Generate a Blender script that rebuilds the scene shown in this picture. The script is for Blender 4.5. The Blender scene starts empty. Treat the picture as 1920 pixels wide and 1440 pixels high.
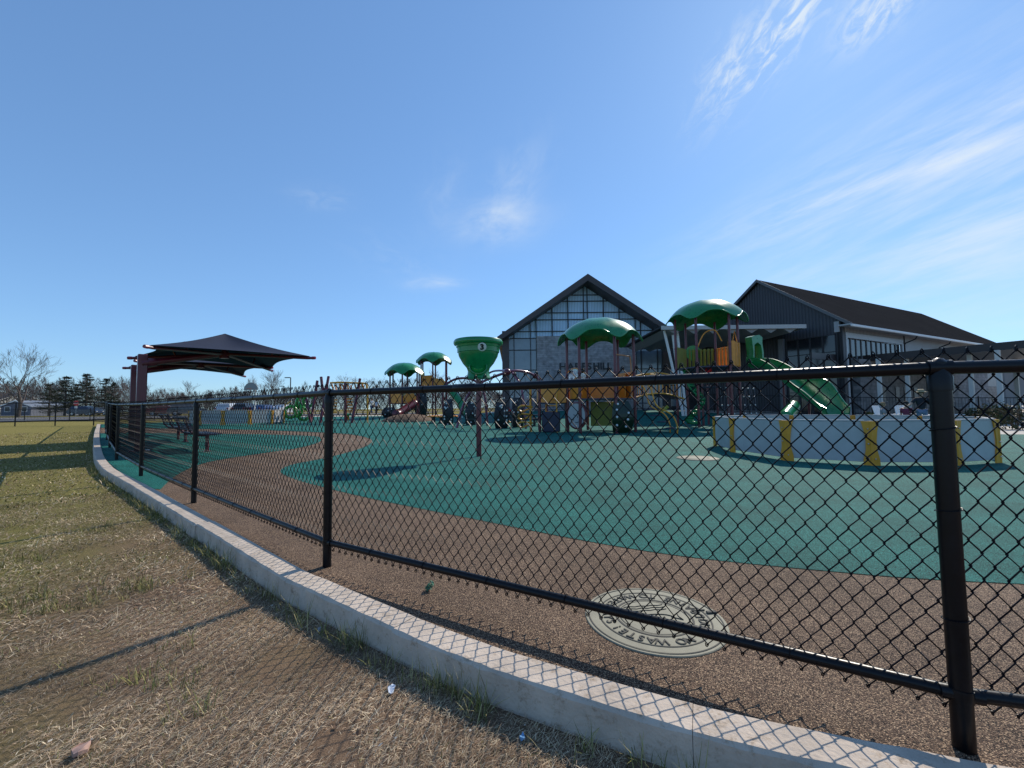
import bpy, bmesh, math, random
import numpy as np
from mathutils import Vector, Matrix
random.seed(7); rng=np.random.default_rng(7)
PI=math.pi; R=math.radians
sc=bpy.context.scene; COL=sc.collection
# ---------------------------------------------------------------- camera
H=1.08; F=790.0; PITCH=R(3.19); ROLL=R(0.6)
_f=Vector((0,math.cos(PITCH),math.sin(PITCH))); _r0=Vector((1,0,0)); _u0=Vector((0,-math.sin(PITCH),math.cos(PITCH)))
_r=_r0*math.cos(ROLL)-_u0*math.sin(ROLL); _u=_u0*math.cos(ROLL)+_r0*math.sin(ROLL)
def ray(px,py): return (_r*((px-960)/F)+_u*((720-py)/F)+_f)
def sstep(t): t=max(0.0,min(1.0,t)); return t*t*(3-2*t)
def zg(x,y):
    a=sstep((-x-5)/20); amp=.42+.33*sstep((x+8)/12); b=sstep((y-20)/16)
    return .42*a*(1-b)+amp*b
def P(px,py,dz=0.0):
    d=ray(px,py); z=dz; p=None
    for _ in range(12):
        if d.z>-1e-4: d=Vector((d.x,d.y,-1e-3))
        t=(z-H)/d.z; t=max(t,.2); t=min(t,200)
        p=Vector((0,0,H))+d*t; z=.5*z+.5*(zg(p.x,p.y)+dz)
    return p
def PY(px,py,Y):
    d=ray(px,py); return Vector((0,0,H))+d*(Y/d.y)
def PZ(px,py,z):
    d=ray(px,py); return Vector((0,0,H))+d*((z-H)/d.z)
def G(x,y,dz=0): return Vector((x,y,zg(x,y)+dz))
cam=bpy.data.cameras.new('camera'); co=bpy.data.objects.new('camera',cam); COL.objects.link(co)
cam.sensor_width=36; cam.lens=F/1920*36; cam.clip_end=3000; cam.clip_start=.02
M4=Matrix((( _r.x,_u.x,-_f.x,0),(_r.y,_u.y,-_f.y,0),(_r.z,_u.z,-_f.z,H),(0,0,0,1))); co.matrix_world=M4
sc.camera=co
# ---------------------------------------------------------------- materials
_m={}
def mat(name,col,rough=.6,metal=0,noise=None,bump=None,coat=0,spec=.5,emit=None,trans=0,aniso=None):
    if name in _m: return _m[name]
    m=bpy.data.materials.new(name); m.use_nodes=True; nt=m.node_tree; b=nt.nodes['Principled BSDF']
    c=(col[0],col[1],col[2],1); b.inputs['Base Color'].default_value=c; b.inputs['Roughness'].default_value=rough
    b.inputs['Metallic'].default_value=metal; b.inputs['Coat Weight'].default_value=coat; b.inputs['Specular IOR Level'].default_value=spec
    b.inputs['Coat Roughness'].default_value=.15
    if trans: b.inputs['Transmission Weight'].default_value=trans
    tc=nt.nodes.new('ShaderNodeTexCoord')
    if noise:
        n=nt.nodes.new('ShaderNodeTexNoise'); n.inputs['Scale'].default_value=noise[0]; n.inputs['Detail'].default_value=5; n.inputs['Roughness'].default_value=.65
        vec=tc.outputs['Object']
        if aniso:
            mp=nt.nodes.new('ShaderNodeMapping'); mp.inputs['Scale'].default_value=aniso; nt.links.new(vec,mp.inputs[0]); vec=mp.outputs[0]
        nt.links.new(vec,n.inputs['Vector'])
        cr=nt.nodes.new('ShaderNodeValToRGB'); k=noise[1]
        cr.color_ramp.elements[0].position=.3; cr.color_ramp.elements[1].position=.7
        cr.color_ramp.elements[0].color=tuple(v*(1-k) for v in col)+(1,); cr.color_ramp.elements[1].color=tuple(min(1,v*(1+k)) for v in col)+(1,)
        nt.links.new(n.outputs['Fac'],cr.inputs[0]); nt.links.new(cr.outputs[0],b.inputs['Base Color'])
        rr=nt.nodes.new('ShaderNodeMapRange'); rr.inputs[3].default_value=max(0,rough-.08); rr.inputs[4].default_value=min(1,rough+.1)
        nt.links.new(n.outputs['Fac'],rr.inputs[0]); nt.links.new(rr.outputs[0],b.inputs['Roughness'])
    if bump:
        n2=nt.nodes.new('ShaderNodeTexNoise'); n2.inputs['Scale'].default_value=bump[0]; n2.inputs['Detail'].default_value=4
        nt.links.new(tc.outputs['Object'],n2.inputs['Vector'])
        bp=nt.nodes.new('ShaderNodeBump'); bp.inputs['Strength'].default_value=bump[1]; bp.inputs['Distance'].default_value=bump[2] if len(bump)>2 else .01
        nt.links.new(n2.outputs['Fac'],bp.inputs['Height']); nt.links.new(bp.outputs[0],b.inputs['Normal'])
    _m[name]=m; return m
def ramp(nt,stops,const=False):
    cr=nt.nodes.new('ShaderNodeValToRGB'); r=cr.color_ramp
    if const: r.interpolation='CONSTANT'
    while len(r.elements)<len(stops): r.elements.new(.5)
    for e,(p,c) in zip(r.elements,stops): e.position=p; e.color=tuple(c)+(1,) if len(c)==3 else c
    return cr
def granule(name,stops,scale=230,patch=.25):
    m=bpy.data.materials.new(name); m.use_nodes=True; nt=m.node_tree; b=nt.nodes['Principled BSDF']; L=nt.links
    tc=nt.nodes.new('ShaderNodeTexCoord')
    v=nt.nodes.new('ShaderNodeTexVoronoi'); v.inputs['Scale'].default_value=scale; v.inputs['Randomness'].default_value=1
    L.new(tc.outputs['Object'],v.inputs['Vector'])
    sp=nt.nodes.new('ShaderNodeSeparateColor'); L.new(v.outputs['Color'],sp.inputs[0])
    cr=ramp(nt,stops,True); L.new(sp.outputs[0],cr.inputs[0])
    n=nt.nodes.new('ShaderNodeTexNoise'); n.inputs['Scale'].default_value=1.3; n.inputs['Detail'].default_value=9; n.inputs['Roughness'].default_value=.7; L.new(tc.outputs['Object'],n.inputs['Vector'])
    mr=nt.nodes.new('ShaderNodeMapRange'); mr.inputs[1].default_value=.3; mr.inputs[2].default_value=.7; mr.inputs[3].default_value=1-patch; mr.inputs[4].default_value=1+patch; L.new(n.outputs['Fac'],mr.inputs[0])
    mx=nt.nodes.new('ShaderNodeVectorMath'); mx.operation='SCALE'; L.new(cr.outputs[0],mx.inputs[0]); L.new(mr.outputs[0],mx.inputs['Scale'])
    L.new(mx.outputs[0],b.inputs['Base Color'])
    bp=nt.nodes.new('ShaderNodeBump'); bp.inputs['Strength'].default_value=.9; bp.inputs['Distance'].default_value=.004
    v2=nt.nodes.new('ShaderNodeTexVoronoi'); v2.inputs['Scale'].default_value=scale*.8; L.new(tc.outputs['Object'],v2.inputs['Vector'])
    L.new(v2.outputs['Distance'],bp.inputs['Height']); L.new(bp.outputs[0],b.inputs['Normal'])
    b.inputs['Roughness'].default_value=.8; b.inputs['Specular IOR Level'].default_value=.16
    return m
M_brown=granule('brown_rubber',[(0,(.014,.010,.008)),(.20,(.062,.038,.026)),(.43,(.135,.084,.055)),(.70,(.235,.152,.098)),(.87,(.46,.32,.20))],300,.28)
M_green=granule('teal_rubber',[(0,(.003,.016,.015)),(.18,(.004,.060,.053)),(.42,(.006,.120,.101)),(.70,(.012,.18,.145)),(.91,(.065,.30,.24))],300,.30)
def siding(name,col,dark,scale,axis='X',rough=.5,duty=.15):
    m=bpy.data.materials.new(name); m.use_nodes=True; nt=m.node_tree; b=nt.nodes['Principled BSDF']; L=nt.links
    tc=nt.nodes.new('ShaderNodeTexCoord'); w=nt.nodes.new('ShaderNodeTexWave'); w.bands_direction=axis; w.inputs['Scale'].default_value=scale
    L.new(tc.outputs['Object'],w.inputs['Vector'])
    cr=ramp(nt,[(0,dark),(duty,dark),(duty+.15,col),(1,col)]); L.new(w.outputs['Fac'],cr.inputs[0])
    n=nt.nodes.new('ShaderNodeTexNoise'); n.inputs['Scale'].default_value=.6; n.inputs['Detail'].default_value=5; L.new(tc.outputs['Object'],n.inputs['Vector'])
    mr=nt.nodes.new('ShaderNodeMapRange'); mr.inputs[3].default_value=.8; mr.inputs[4].default_value=1.2; L.new(n.outputs['Fac'],mr.inputs[0])
    mx=nt.nodes.new('ShaderNodeVectorMath'); mx.operation='SCALE'; L.new(cr.outputs[0],mx.inputs[0]); L.new(mr.outputs[0],mx.inputs['Scale']); L.new(mx.outputs[0],b.inputs['Base Color'])
    bp=nt.nodes.new('ShaderNodeBump'); bp.inputs['Strength'].default_value=.5; bp.inputs['Distance'].default_value=.03; L.new(w.outputs['Fac'],bp.inputs['Height']); L.new(bp.outputs[0],b.inputs['Normal'])
    b.inputs['Roughness'].default_value=rough; return m
def grassmat(name):
    m=bpy.data.materials.new(name); m.use_nodes=True; nt=m.node_tree; b=nt.nodes['Principled BSDF']; L=nt.links
    tc=nt.nodes.new('ShaderNodeTexCoord')
    def N(s,d=6,vec=None,r=.6):
        n=nt.nodes.new('ShaderNodeTexNoise'); n.inputs['Scale'].default_value=s; n.inputs['Detail'].default_value=d; n.inputs['Roughness'].default_value=r
        L.new(vec or tc.outputs['Object'],n.inputs['Vector']); return n
    fine=N(150,9,r=.85); fr=ramp(nt,[(.3,(.055,.036,.024)),(.45,(.18,.118,.078)),(.6,(.34,.23,.15)),(.78,(.60,.46,.31))]); L.new(fine.outputs['Fac'],fr.inputs[0])
    g=N(90,9,r=.8); gr=ramp(nt,[(.3,(.055,.050,.018)),(.5,(.20,.175,.062)),(.62,(.36,.29,.12)),(.8,(.56,.44,.23))]); L.new(g.outputs['Fac'],gr.inputs[0])
    big=N(.55,5); sx=nt.nodes.new('ShaderNodeSeparateXYZ'); L.new(tc.outputs['Object'],sx.inputs[0])
    # greener with distance from the bare strip beside the kerb
    ma=nt.nodes.new('ShaderNodeMath'); ma.operation='MULTIPLY_ADD'; L.new(sx.outputs[0],ma.inputs[0]); ma.inputs[1].default_value=-.085; ma.inputs[2].default_value=-.30
    ad=nt.nodes.new('ShaderNodeMath'); ad.operation='ADD'; L.new(ma.outputs[0],ad.inputs[0]); L.new(big.outputs['Fac'],ad.inputs[1])
    cl=ramp(nt,[(.28,(0,0,0)),(.62,(1,1,1))]); L.new(ad.outputs[0],cl.inputs[0])
    mx=nt.nodes.new('ShaderNodeMix'); mx.data_type='RGBA'; L.new(cl.outputs[0],mx.inputs[0]); L.new(fr.outputs[0],mx.inputs[6]); L.new(gr.outputs[0],mx.inputs[7])
    L.new(mx.outputs[2],b.inputs['Base Color']); b.inputs['Roughness'].default_value=.9; b.inputs['Specular IOR Level'].default_value=.0
    bp=nt.nodes.new('ShaderNodeBump'); bp.inputs['Strength'].default_value=.9; bp.inputs['Distance'].default_value=.012; L.new(fine.outputs['Fac'],bp.inputs['Height']); L.new(bp.outputs[0],b.inputs['Normal'])
    return m
def attrmat(name,rough=.7,trans=.0):
    m=bpy.data.materials.new(name); m.use_nodes=True; nt=m.node_tree; b=nt.nodes['Principled BSDF']
    a=nt.nodes.new('ShaderNodeAttribute'); a.attribute_name='tint'; nt.links.new(a.outputs['Color'],b.inputs['Base Color'])
    b.inputs['Roughness'].default_value=rough; b.inputs['Specular IOR Level'].default_value=.2; return m
def stonemat(name,c1,c2,mort,sx,sy,axis=None,bw=.5,rh=.25):
    m=bpy.data.materials.new(name); m.use_nodes=True; nt=m.node_tree; b=nt.nodes['Principled BSDF']; L=nt.links
    tc=nt.nodes.new('ShaderNodeTexCoord'); s=nt.nodes.new('ShaderNodeSeparateXYZ'); L.new(tc.outputs['Object'],s.inputs[0])
    c=nt.nodes.new('ShaderNodeCombineXYZ')
    if axis=='Y': L.new(s.outputs[1],c.inputs[0])
    else: L.new(s.outputs[0],c.inputs[0])
    L.new(s.outputs[2],c.inputs[1])
    br=nt.nodes.new('ShaderNodeTexBrick'); br.inputs['Scale'].default_value=sx; br.inputs['Mortar Size'].default_value=.012; br.inputs['Brick Width'].default_value=bw; br.inputs['Row Height'].default_value=rh
    br.inputs['Color1'].default_value=c1+(1,); br.inputs['Color2'].default_value=c2+(1,); br.inputs['Mortar'].default_value=mort+(1,); br.inputs['Bias'].default_value=0
    L.new(c.outputs[0],br.inputs['Vector'])
    n=nt.nodes.new('ShaderNodeTexNoise'); n.inputs['Scale'].default_value=3; n.inputs['Detail'].default_value=6; L.new(tc.outputs['Object'],n.inputs['Vector'])
    mr=nt.nodes.new('ShaderNodeMapRange'); mr.inputs[1].default_value=.3; mr.inputs[2].default_value=.7; mr.inputs[3].default_value=.7; mr.inputs[4].default_value=1.3; L.new(n.outputs['Fac'],mr.inputs[0])
    mx=nt.nodes.new('ShaderNodeVectorMath'); mx.operation='SCALE'; L.new(br.outputs['Color'],mx.inputs[0]); L.new(mr.outputs[0],mx.inputs['Scale']); L.new(mx.outputs[0],b.inputs['Base Color'])
    bp=nt.nodes.new('ShaderNodeBump'); bp.inputs['Strength'].default_value=.4; bp.inputs['Distance'].default_value=.02; L.new(br.outputs['Fac'],bp.inputs['Height']); bp.invert=True; L.new(bp.outputs[0],b.inputs['Normal'])
    b.inputs['Roughness'].default_value=.8; return m
BLACK=mat('black_vinyl',(.0035,.004,.006),.34,noise=(25,.3),bump=(120,.15,.002),spec=.28)
WIRE=mat('black_wire',(.003,.003,.006),.42,spec=.14)
MAROON=mat('maroon_paint',(.12,.012,.022),.32,noise=(6,.2),coat=.2)
PURPLE=mat('plum_paint',(.16,.025,.06),.25,noise=(6,.2),coat=.4)
GRN=mat('green_plastic',(.004,.20,.055),.28,noise=(4,.18),bump=(3,.12,.02),coat=.25)
GRNB=mat('bright_green_plastic',(.02,.28,.03),.3,noise=(4,.15),coat=.3)
ORG=mat('orange_plastic',(.78,.28,.03),.4,noise=(4,.18),coat=.1)
YEL=mat('yellow_paint',(.68,.29,.015),.4,noise=(4,.15),coat=.1)
YGR=mat('yellow_green_plastic',(.26,.26,.03),.4,noise=(4,.15))
NAVY=mat('navy_coated_steel',(.015,.02,.05),.4,noise=(8,.2))
DARKP=mat('dark_plastic',(.022,.025,.028),.45,noise=(8,.3))
WHITEP=mat('white_plastic',(.42,.42,.41),.5,noise=(2.5,.13))
WHITEPNT=mat('white_paint',(.7,.7,.68),.5,noise=(3,.05))
CONC=mat('concrete',(.40,.365,.33),.85,noise=(9,.16),bump=(70,.5,.004),spec=.2)
STEEL=mat('galvanised_steel',(.45,.46,.48),.35,metal=.8,noise=(10,.1))
CHAR=siding('charcoal_siding',(.045,.045,.05),(.02,.02,.022),1.6,'Y')
ROOFM=siding('dark_roof',(.036,.034,.034),(.022,.021,.021),1.1,'X',.75,.1); ROOFM.node_tree.nodes['Principled BSDF'].inputs['Specular IOR Level'].default_value=0
FASC=mat('bronze_fascia',(.055,.042,.042),.45,noise=(1.5,.15))
# ---------------------------------------------------------------- mesh builder
class MB:
    def __init__(s): s.v=[]; s.f=[]
    def add(s,v,f):
        o=len(s.v); s.v+= [tuple(p) for p in v]; s.f+=[tuple(i+o for i in q) for q in f]; return s
    def box(s,c,d,rz=0,bev=0,rot=None):
        x,y,z=[k/2 for k in d]; m=rot if rot is not None else Matrix.Rotation(rz,3,'Z'); c=Vector(c)
        if bev<=0:
            vs=[(-x,-y,-z),(x,-y,-z),(x,y,-z),(-x,y,-z),(-x,-y,z),(x,-y,z),(x,y,z),(-x,y,z)]
            s.add([c+m@Vector(p) for p in vs],[(0,3,2,1),(4,5,6,7),(0,1,5,4),(1,2,6,5),(2,3,7,6),(3,0,4,7)])
        else:
            b=min(bev,x*.9,y*.9,z*.9); vs=[];fs=[]
            rings=[(-z,b),(-z+b,0),(z-b,0),(z,b)]
            for (zz,i) in rings:
                X=x-i;Y=y-i
                for (px,py,sx,sy) in ((X,-Y+b*(i==0),0,0),(X,Y-b*(i==0),0,0),(X-b*(i==0),Y,0,0),(-X+b*(i==0),Y,0,0),(-X,Y-b*(i==0),0,0),(-X,-Y+b*(i==0),0,0),(-X+b*(i==0),-Y,0,0),(X-b*(i==0),-Y,0,0)):
                    vs.append(c+m@Vector((px,py,zz)))
            n=8
            for k in range(3):
                for j in range(n):
                    fs.append((k*n+j,k*n+(j+1)%n,(k+1)*n+(j+1)%n,(k+1)*n+j))
            fs.append(tuple(range(n))[::-1]); fs.append(tuple(3*n+j for j in range(n)))
            s.add(vs,fs)
        return s
    def tube(s,pts,r,n=8,caps=True,closed=False):
        pts=[Vector(p) for p in pts]; N=len(pts)
        rs=r if isinstance(r,(list,tuple)) else [r]*N
        t0=(pts[1]-pts[0]).normalized(); up=Vector((0,0,1)) if abs(t0.z)<.9 else Vector((1,0,0))
        a=t0.cross(up).normalized(); vs=[]
        for i,p in enumerate(pts):
            if closed: t=(pts[(i+1)%N]-pts[i-1])
            elif i==0: t=pts[1]-pts[0]
            elif i==N-1: t=pts[-1]-pts[-2]
            else: t=(pts[i+1]-p).normalized()+(p-pts[i-1]).normalized()
            t=t.normalized() if t.length>1e-9 else t0
            a=(a-t*a.dot(t)); a=a.normalized() if a.length>1e-6 else t.orthogonal().normalized(); b=t.cross(a)
            for k in range(n):
                w=2*PI*k/n; vs.append(p+(a*math.cos(w)+b*math.sin(w))*rs[i])
        fs=[]; M=N if closed else N-1
        for i in range(M):
            j=(i+1)%N
            for k in range(n): fs.append((i*n+k,i*n+(k+1)%n,j*n+(k+1)%n,j*n+k))
        if caps and not closed: fs.append(tuple(range(n))[::-1]); fs.append(tuple((N-1)*n+k for k in range(n)))
        return s.add(vs,fs)
    def lathe(s,prof,c=(0,0,0),n=24,rot=None):
        c=Vector(c); m=rot or Matrix.Identity(3); vs=[];fs=[]
        for (r,z) in prof:
            for k in range(n): w=2*PI*k/n; vs.append(c+m@Vector((r*math.cos(w),r*math.sin(w),z)))
        for i in range(len(prof)-1):
            for k in range(n): fs.append((i*n+k,i*n+(k+1)%n,(i+1)*n+(k+1)%n,(i+1)*n+k))
        fs.append(tuple(range(n))[::-1]); fs.append(tuple((len(prof)-1)*n+k for k in range(n)))
        return s.add(vs,fs)
    def ball(s,c,r,n=12,m=8,sx=1,sy=1,sz=1):
        return s.lathe([(max(1e-4,r*math.sin(PI*i/m)),-r*math.cos(PI*i/m)*sz) for i in range(m+1)],c,n,Matrix.Diagonal((sx,sy,1)))
    def prism(s,poly,ex):
        ex=Vector(ex); n=len(poly); a=[Vector(p) for p in poly]; b=[p+ex for p in a]
        return s.add(a+b,[tuple(range(n))[::-1],tuple(range(n,2*n))]+[(i,(i+1)%n,(i+1)%n+n,i+n) for i in range(n)])
    def build(s,name,m=None,parent=None,off=None,smooth=False):
        me=bpy.data.meshes.new(name)
        v=s.v
        if off is not None: v=[(p[0]-off[0],p[1]-off[1],p[2]-off[2]) for p in v]
        me.from_pydata(v,[],s.f); me.update()
        if smooth:
            me.polygons.foreach_set('use_smooth',[True]*len(me.polygons))
            if smooth=='auto':
                bm=bmesh.new(); bm.from_mesh(me)
                for e in bm.edges:
                    if len(e.link_faces)==2 and e.calc_face_angle(0)>R(38): e.smooth=False
                bm.to_mesh(me); bm.free()
        o=bpy.data.objects.new(name,me); COL.objects.link(o)
        if m is not None: me.materials.append(m)
        if parent is not None: o.parent=parent
        return o
def tag(o,label=None,cat=None,group=None,kind=None):
    if label: o['label']=label
    if cat: o['category']=cat
    if group: o['group']=group
    if kind: o['kind']=kind
    return o
def thing(name,label,cat,loc=(0,0,0),rz=0,group=None):
    o=bpy.data.objects.new(name,None); COL.objects.link(o); o.location=loc; o.rotation_euler=(0,0,rz); o.empty_display_size=.2
    return tag(o,label,cat,group)
KIDS={}
def copytree(o,parent=None):
    c=o.copy(); COL.objects.link(c)
    if parent is not None: c.parent=parent
    for ch in [x for x in bpy.data.objects if x.parent==o]: copytree(ch,c)
    return c
def dup(o,loc,rz=0,label=None,group=None,scale=None):
    c=copytree(o); c.location=loc; c.rotation_euler=(0,0,rz)
    if label: c['label']=label
    if group: c['group']=group
    if scale: c.scale=(scale,)*3
    return c
def cr_spline(pts,k=6,closed=False):
    pts=[Vector(p) for p in pts]; out=[]; n=len(pts)
    for i in range(n if closed else n-1):
        p0=pts[(i-1)%n] if (closed or i>0) else pts[0]; p1=pts[i]; p2=pts[(i+1)%n]; p3=pts[(i+2)%n] if (closed or i+2<n) else pts[-1]
        for j in range(k):
            t=j/k; out.append(.5*((2*p1)+(p2-p0)*t+(2*p0-5*p1+4*p2-p3)*t*t+(3*p1-p0-3*p2+p3)*t**3))
    if not closed: out.append(pts[-1])
    return out
def textmesh(txt,size,depth,xform,align='CENTER',bold=.0):
    cu=bpy.data.curves.new('t','FONT'); cu.body=txt; cu.size=size; cu.extrude=depth; cu.align_x=align; cu.align_y='CENTER'; cu.offset=bold; cu.resolution_u=3
    o=bpy.data.objects.new('t',cu); COL.objects.link(o); bpy.context.view_layer.update()
    me=bpy.data.meshes.new_from_object(o.evaluated_get(bpy.context.evaluated_depsgraph_get()))
    v=[xform@p.co for p in me.vertices]; f=[tuple(p.vertices) for p in me.polygons]
    bpy.data.objects.remove(o); bpy.data.curves.remove(cu); bpy.data.meshes.remove(me)
    return v,f
def drape(name,poly,off,m,step=1.0,kind='structure'):
    bm=bmesh.new(); vs=[bm.verts.new((p[0],p[1],0)) for p in poly]; es=[bm.edges.new((vs[i],vs[(i+1)%len(vs)])) for i in range(len(vs))]
    bmesh.ops.triangle_fill(bm,edges=es,use_beauty=True,normal=(0,0,1))
    xs=[p[0] for p in poly]; ys=[p[1] for p in poly]
    x=math.ceil(min(xs)/step)*step
    while x<max(xs):
        bmesh.ops.bisect_plane(bm,geom=bm.verts[:]+bm.edges[:]+bm.faces[:],plane_co=(x,0,0),plane_no=(1,0,0)); x+=step
    y=math.ceil(min(ys)/step)*step
    while y<max(ys):
        bmesh.ops.bisect_plane(bm,geom=bm.verts[:]+bm.edges[:]+bm.faces[:],plane_co=(0,y,0),plane_no=(0,1,0)); y+=step
    for v in bm.verts:
        d=math.hypot(v.co.x,v.co.y); v.co.z=zg(v.co.x,v.co.y)+off*(1+max(0,d-8)/8)
    bmesh.ops.recalc_face_normals(bm,faces=bm.faces[:])
    for f in bm.faces:
        if f.normal.z<0: f.normal_flip()
    me=bpy.data.meshes.new(name); bm.to_mesh(me); bm.free(); me.materials.append(m)
    o=bpy.data.objects.new(name,me); COL.objects.link(o)
    if kind: o['kind']=kind
    return o
# ---------------------------------------------------------------- light and sky
AZ=R(37.5); EL=R(39.5)
sd=Vector((math.sin(AZ)*math.cos(EL),math.cos(AZ)*math.cos(EL),math.sin(EL)))
sl=bpy.data.lights.new('sun','SUN'); sl.energy=4.6; sl.angle=R(.5); sl.color=(1,.93,.82)
so=bpy.data.objects.new('sun',sl); COL.objects.link(so); so.rotation_euler=(-sd).to_track_quat('-Z','Y').to_euler()
w=bpy.data.worlds.new('World'); sc.world=w; w.use_nodes=True; nt=w.node_tree; L=nt.links
for n in list(nt.nodes): nt.nodes.remove(n)
out=nt.nodes.new('ShaderNodeOutputWorld'); bg=nt.nodes.new('ShaderNodeBackground'); L.new(bg.outputs[0],out.inputs[0])
sky=nt.nodes.new('ShaderNodeTexSky'); sky.sky_type='NISHITA'; sky.sun_disc=False; sky.sun_elevation=EL; sky.sun_rotation=AZ
sky.air_density=1.0; sky.dust_density=.15; sky.ozone_density=1.6; sky.altitude=100
bg.inputs['Strength'].default_value=.10
tc=nt.nodes.new('ShaderNodeTexCoord')
def vm(op,a,b=None):
    n=nt.nodes.new('ShaderNodeVectorMath'); n.operation=op
    for i,x in enumerate((a,b)):
        if x is None: continue
        if hasattr(x,'is_linked'): L.new(x,n.inputs[i])
        else: n.inputs[i].default_value=x
    return n.outputs['Value'] if op=='DOT_PRODUCT' else n.outputs[0]
def mt(op,a,b=None,c=None,clamp=False):
    n=nt.nodes.new('ShaderNodeMath'); n.operation=op; n.use_clamp=clamp
    for i,x in enumerate((a,b,c)):
        if x is None: continue
        if hasattr(x,'is_linked'): L.new(x,n.inputs[i])
        else: n.inputs[i].default_value=x
    return n.outputs[0]
D=tc.outputs['Generated']
def cloud(px,py,ang,a,b,sc_u,sc_v,amp,lo=.42,hi=.7,soft=1,det=8,dist=.6):
    d0=ray(px,py).normalized(); e1=ray(px+math.cos(R(ang))*50,py-math.sin(R(ang))*50).normalized(); e1=(e1-d0*e1.dot(d0)).normalized(); e2=d0.cross(e1)
    dd=mt('MAXIMUM',vm('DOT_PRODUCT',D,tuple(d0)),.05); u=mt('DIVIDE',vm('DOT_PRODUCT',D,tuple(e1)),dd); v=mt('DIVIDE',vm('DOT_PRODUCT',D,tuple(e2)),dd)
    cb=nt.nodes.new('ShaderNodeCombineXYZ'); L.new(mt('MULTIPLY',u,sc_u),cb.inputs[0]); L.new(mt('MULTIPLY',v,sc_v),cb.inputs[1]); cb.inputs[2].default_value=px*.013
    n=nt.nodes.new('ShaderNodeTexNoise'); n.inputs['Scale'].default_value=1; n.inputs['Detail'].default_value=det; n.inputs['Roughness'].default_value=.62; n.inputs['Distortion'].default_value=dist
    L.new(cb.outputs[0],n.inputs['Vector'])
    mr=nt.nodes.new('ShaderNodeMapRange'); mr.interpolation_type='SMOOTHSTEP'; mr.inputs[1].default_value=lo; mr.inputs[2].default_value=hi; L.new(n.outputs['Fac'],mr.inputs[0])
    q=mt('ADD',mt('POWER',mt('ABSOLUTE',mt('DIVIDE',u,a)),2),mt('POWER',mt('ABSOLUTE',mt('DIVIDE',v,b)),2))
    g=mt('EXPONENT',mt('MULTIPLY',q,-1)); 
    return mt('MULTIPLY',mt('MULTIPLY',g,mr.outputs[0]),amp)
cl=[cloud(935,415,8,.085,.04,9,16,.55,.15,.75,det=4,dist=.3),cloud(960,355,60,.10,.05,14,22,.22,.3,.8),cloud(830,365,70,.08,.04,14,22,.13,.3,.8),
    cloud(815,531,2,.055,.014,14,40,.35,.2,.7),cloud(600,372,-5,.05,.02,20,40,.14,.3,.7),
    cloud(1640,330,22,.26,.045,5,30,.55,.36,.76,dist=.25),cloud(1850,330,24,.30,.16,4,22,.62,.30,.80,dist=.25),cloud(1830,470,16,.32,.05,4,24,.34,.30,.78,dist=.25),cloud(1900,560,8,.5,.12,3,14,.35,.2,.8),
    cloud(1465,55,52,.11,.035,20,50,.95,.44,.66,dist=.7),cloud(1650,5,50,.05,.03,26,46,.9,.42,.64,dist=.7),cloud(1360,130,60,.07,.028,22,40,.5,.42,.68,dist=1.2),
    cloud(760,490,-20,.10,.04,14,26,.10,.35,.75)]
tot=cl[0]
for c in cl[1:]: tot=mt('ADD',tot,c)
tot=mt('MINIMUM',tot,.92)
mx=nt.nodes.new('ShaderNodeMix'); mx.data_type='RGBA'; L.new(tot,mx.inputs[0]); tn=nt.nodes.new('ShaderNodeVectorMath'); tn.operation='MULTIPLY'; gm=nt.nodes.new('ShaderNodeGamma'); gm.inputs[1].default_value=.64; L.new(sky.outputs[0],gm.inputs[0]); L.new(gm.outputs[0],tn.inputs[0]); tn.inputs[1].default_value=(1.42,2.12,2.95); L.new(tn.outputs[0],mx.inputs[6]); mx.inputs[7].default_value=(8.0,8.8,9.5,1)
L.new(mx.outputs[2],bg.inputs[0])
sc.view_settings.view_transform='Standard'; sc.view_settings.look='None'; sc.view_settings.exposure=0; sc.view_settings.gamma=1
sc.render.engine='CYCLES'
# ---------------------------------------------------------------- ground
GR=grassmat('dry_grass_ground')
def grid_ground():
    xs=[-700,-400,-250,-150,-100,-75]+[x for x in range(-60,-30,3)]+list(range(-30,31))+[33,36,40,50,75,100,150,250,400,700]
    ys=[-60,-30,-15,-8,-4]+[-2,-1]+list(range(0,47))+[50,55,60,75,100,150,250,400,700,1200]
    vs=[];fs=[]
    for y in ys:
        for x in xs: vs.append((x,y,zg(x,y)-.10))
    n=len(xs)
    for j in range(len(ys)-1):
        for i in range(n-1): fs.append((j*n+i,j*n+i+1,(j+1)*n+i+1,(j+1)*n+i))
    m=MB(); m.v=vs; m.f=fs; return m
g=grid_ground().build('grass_ground',GR,smooth=True); tag(g,kind='structure')
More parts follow.
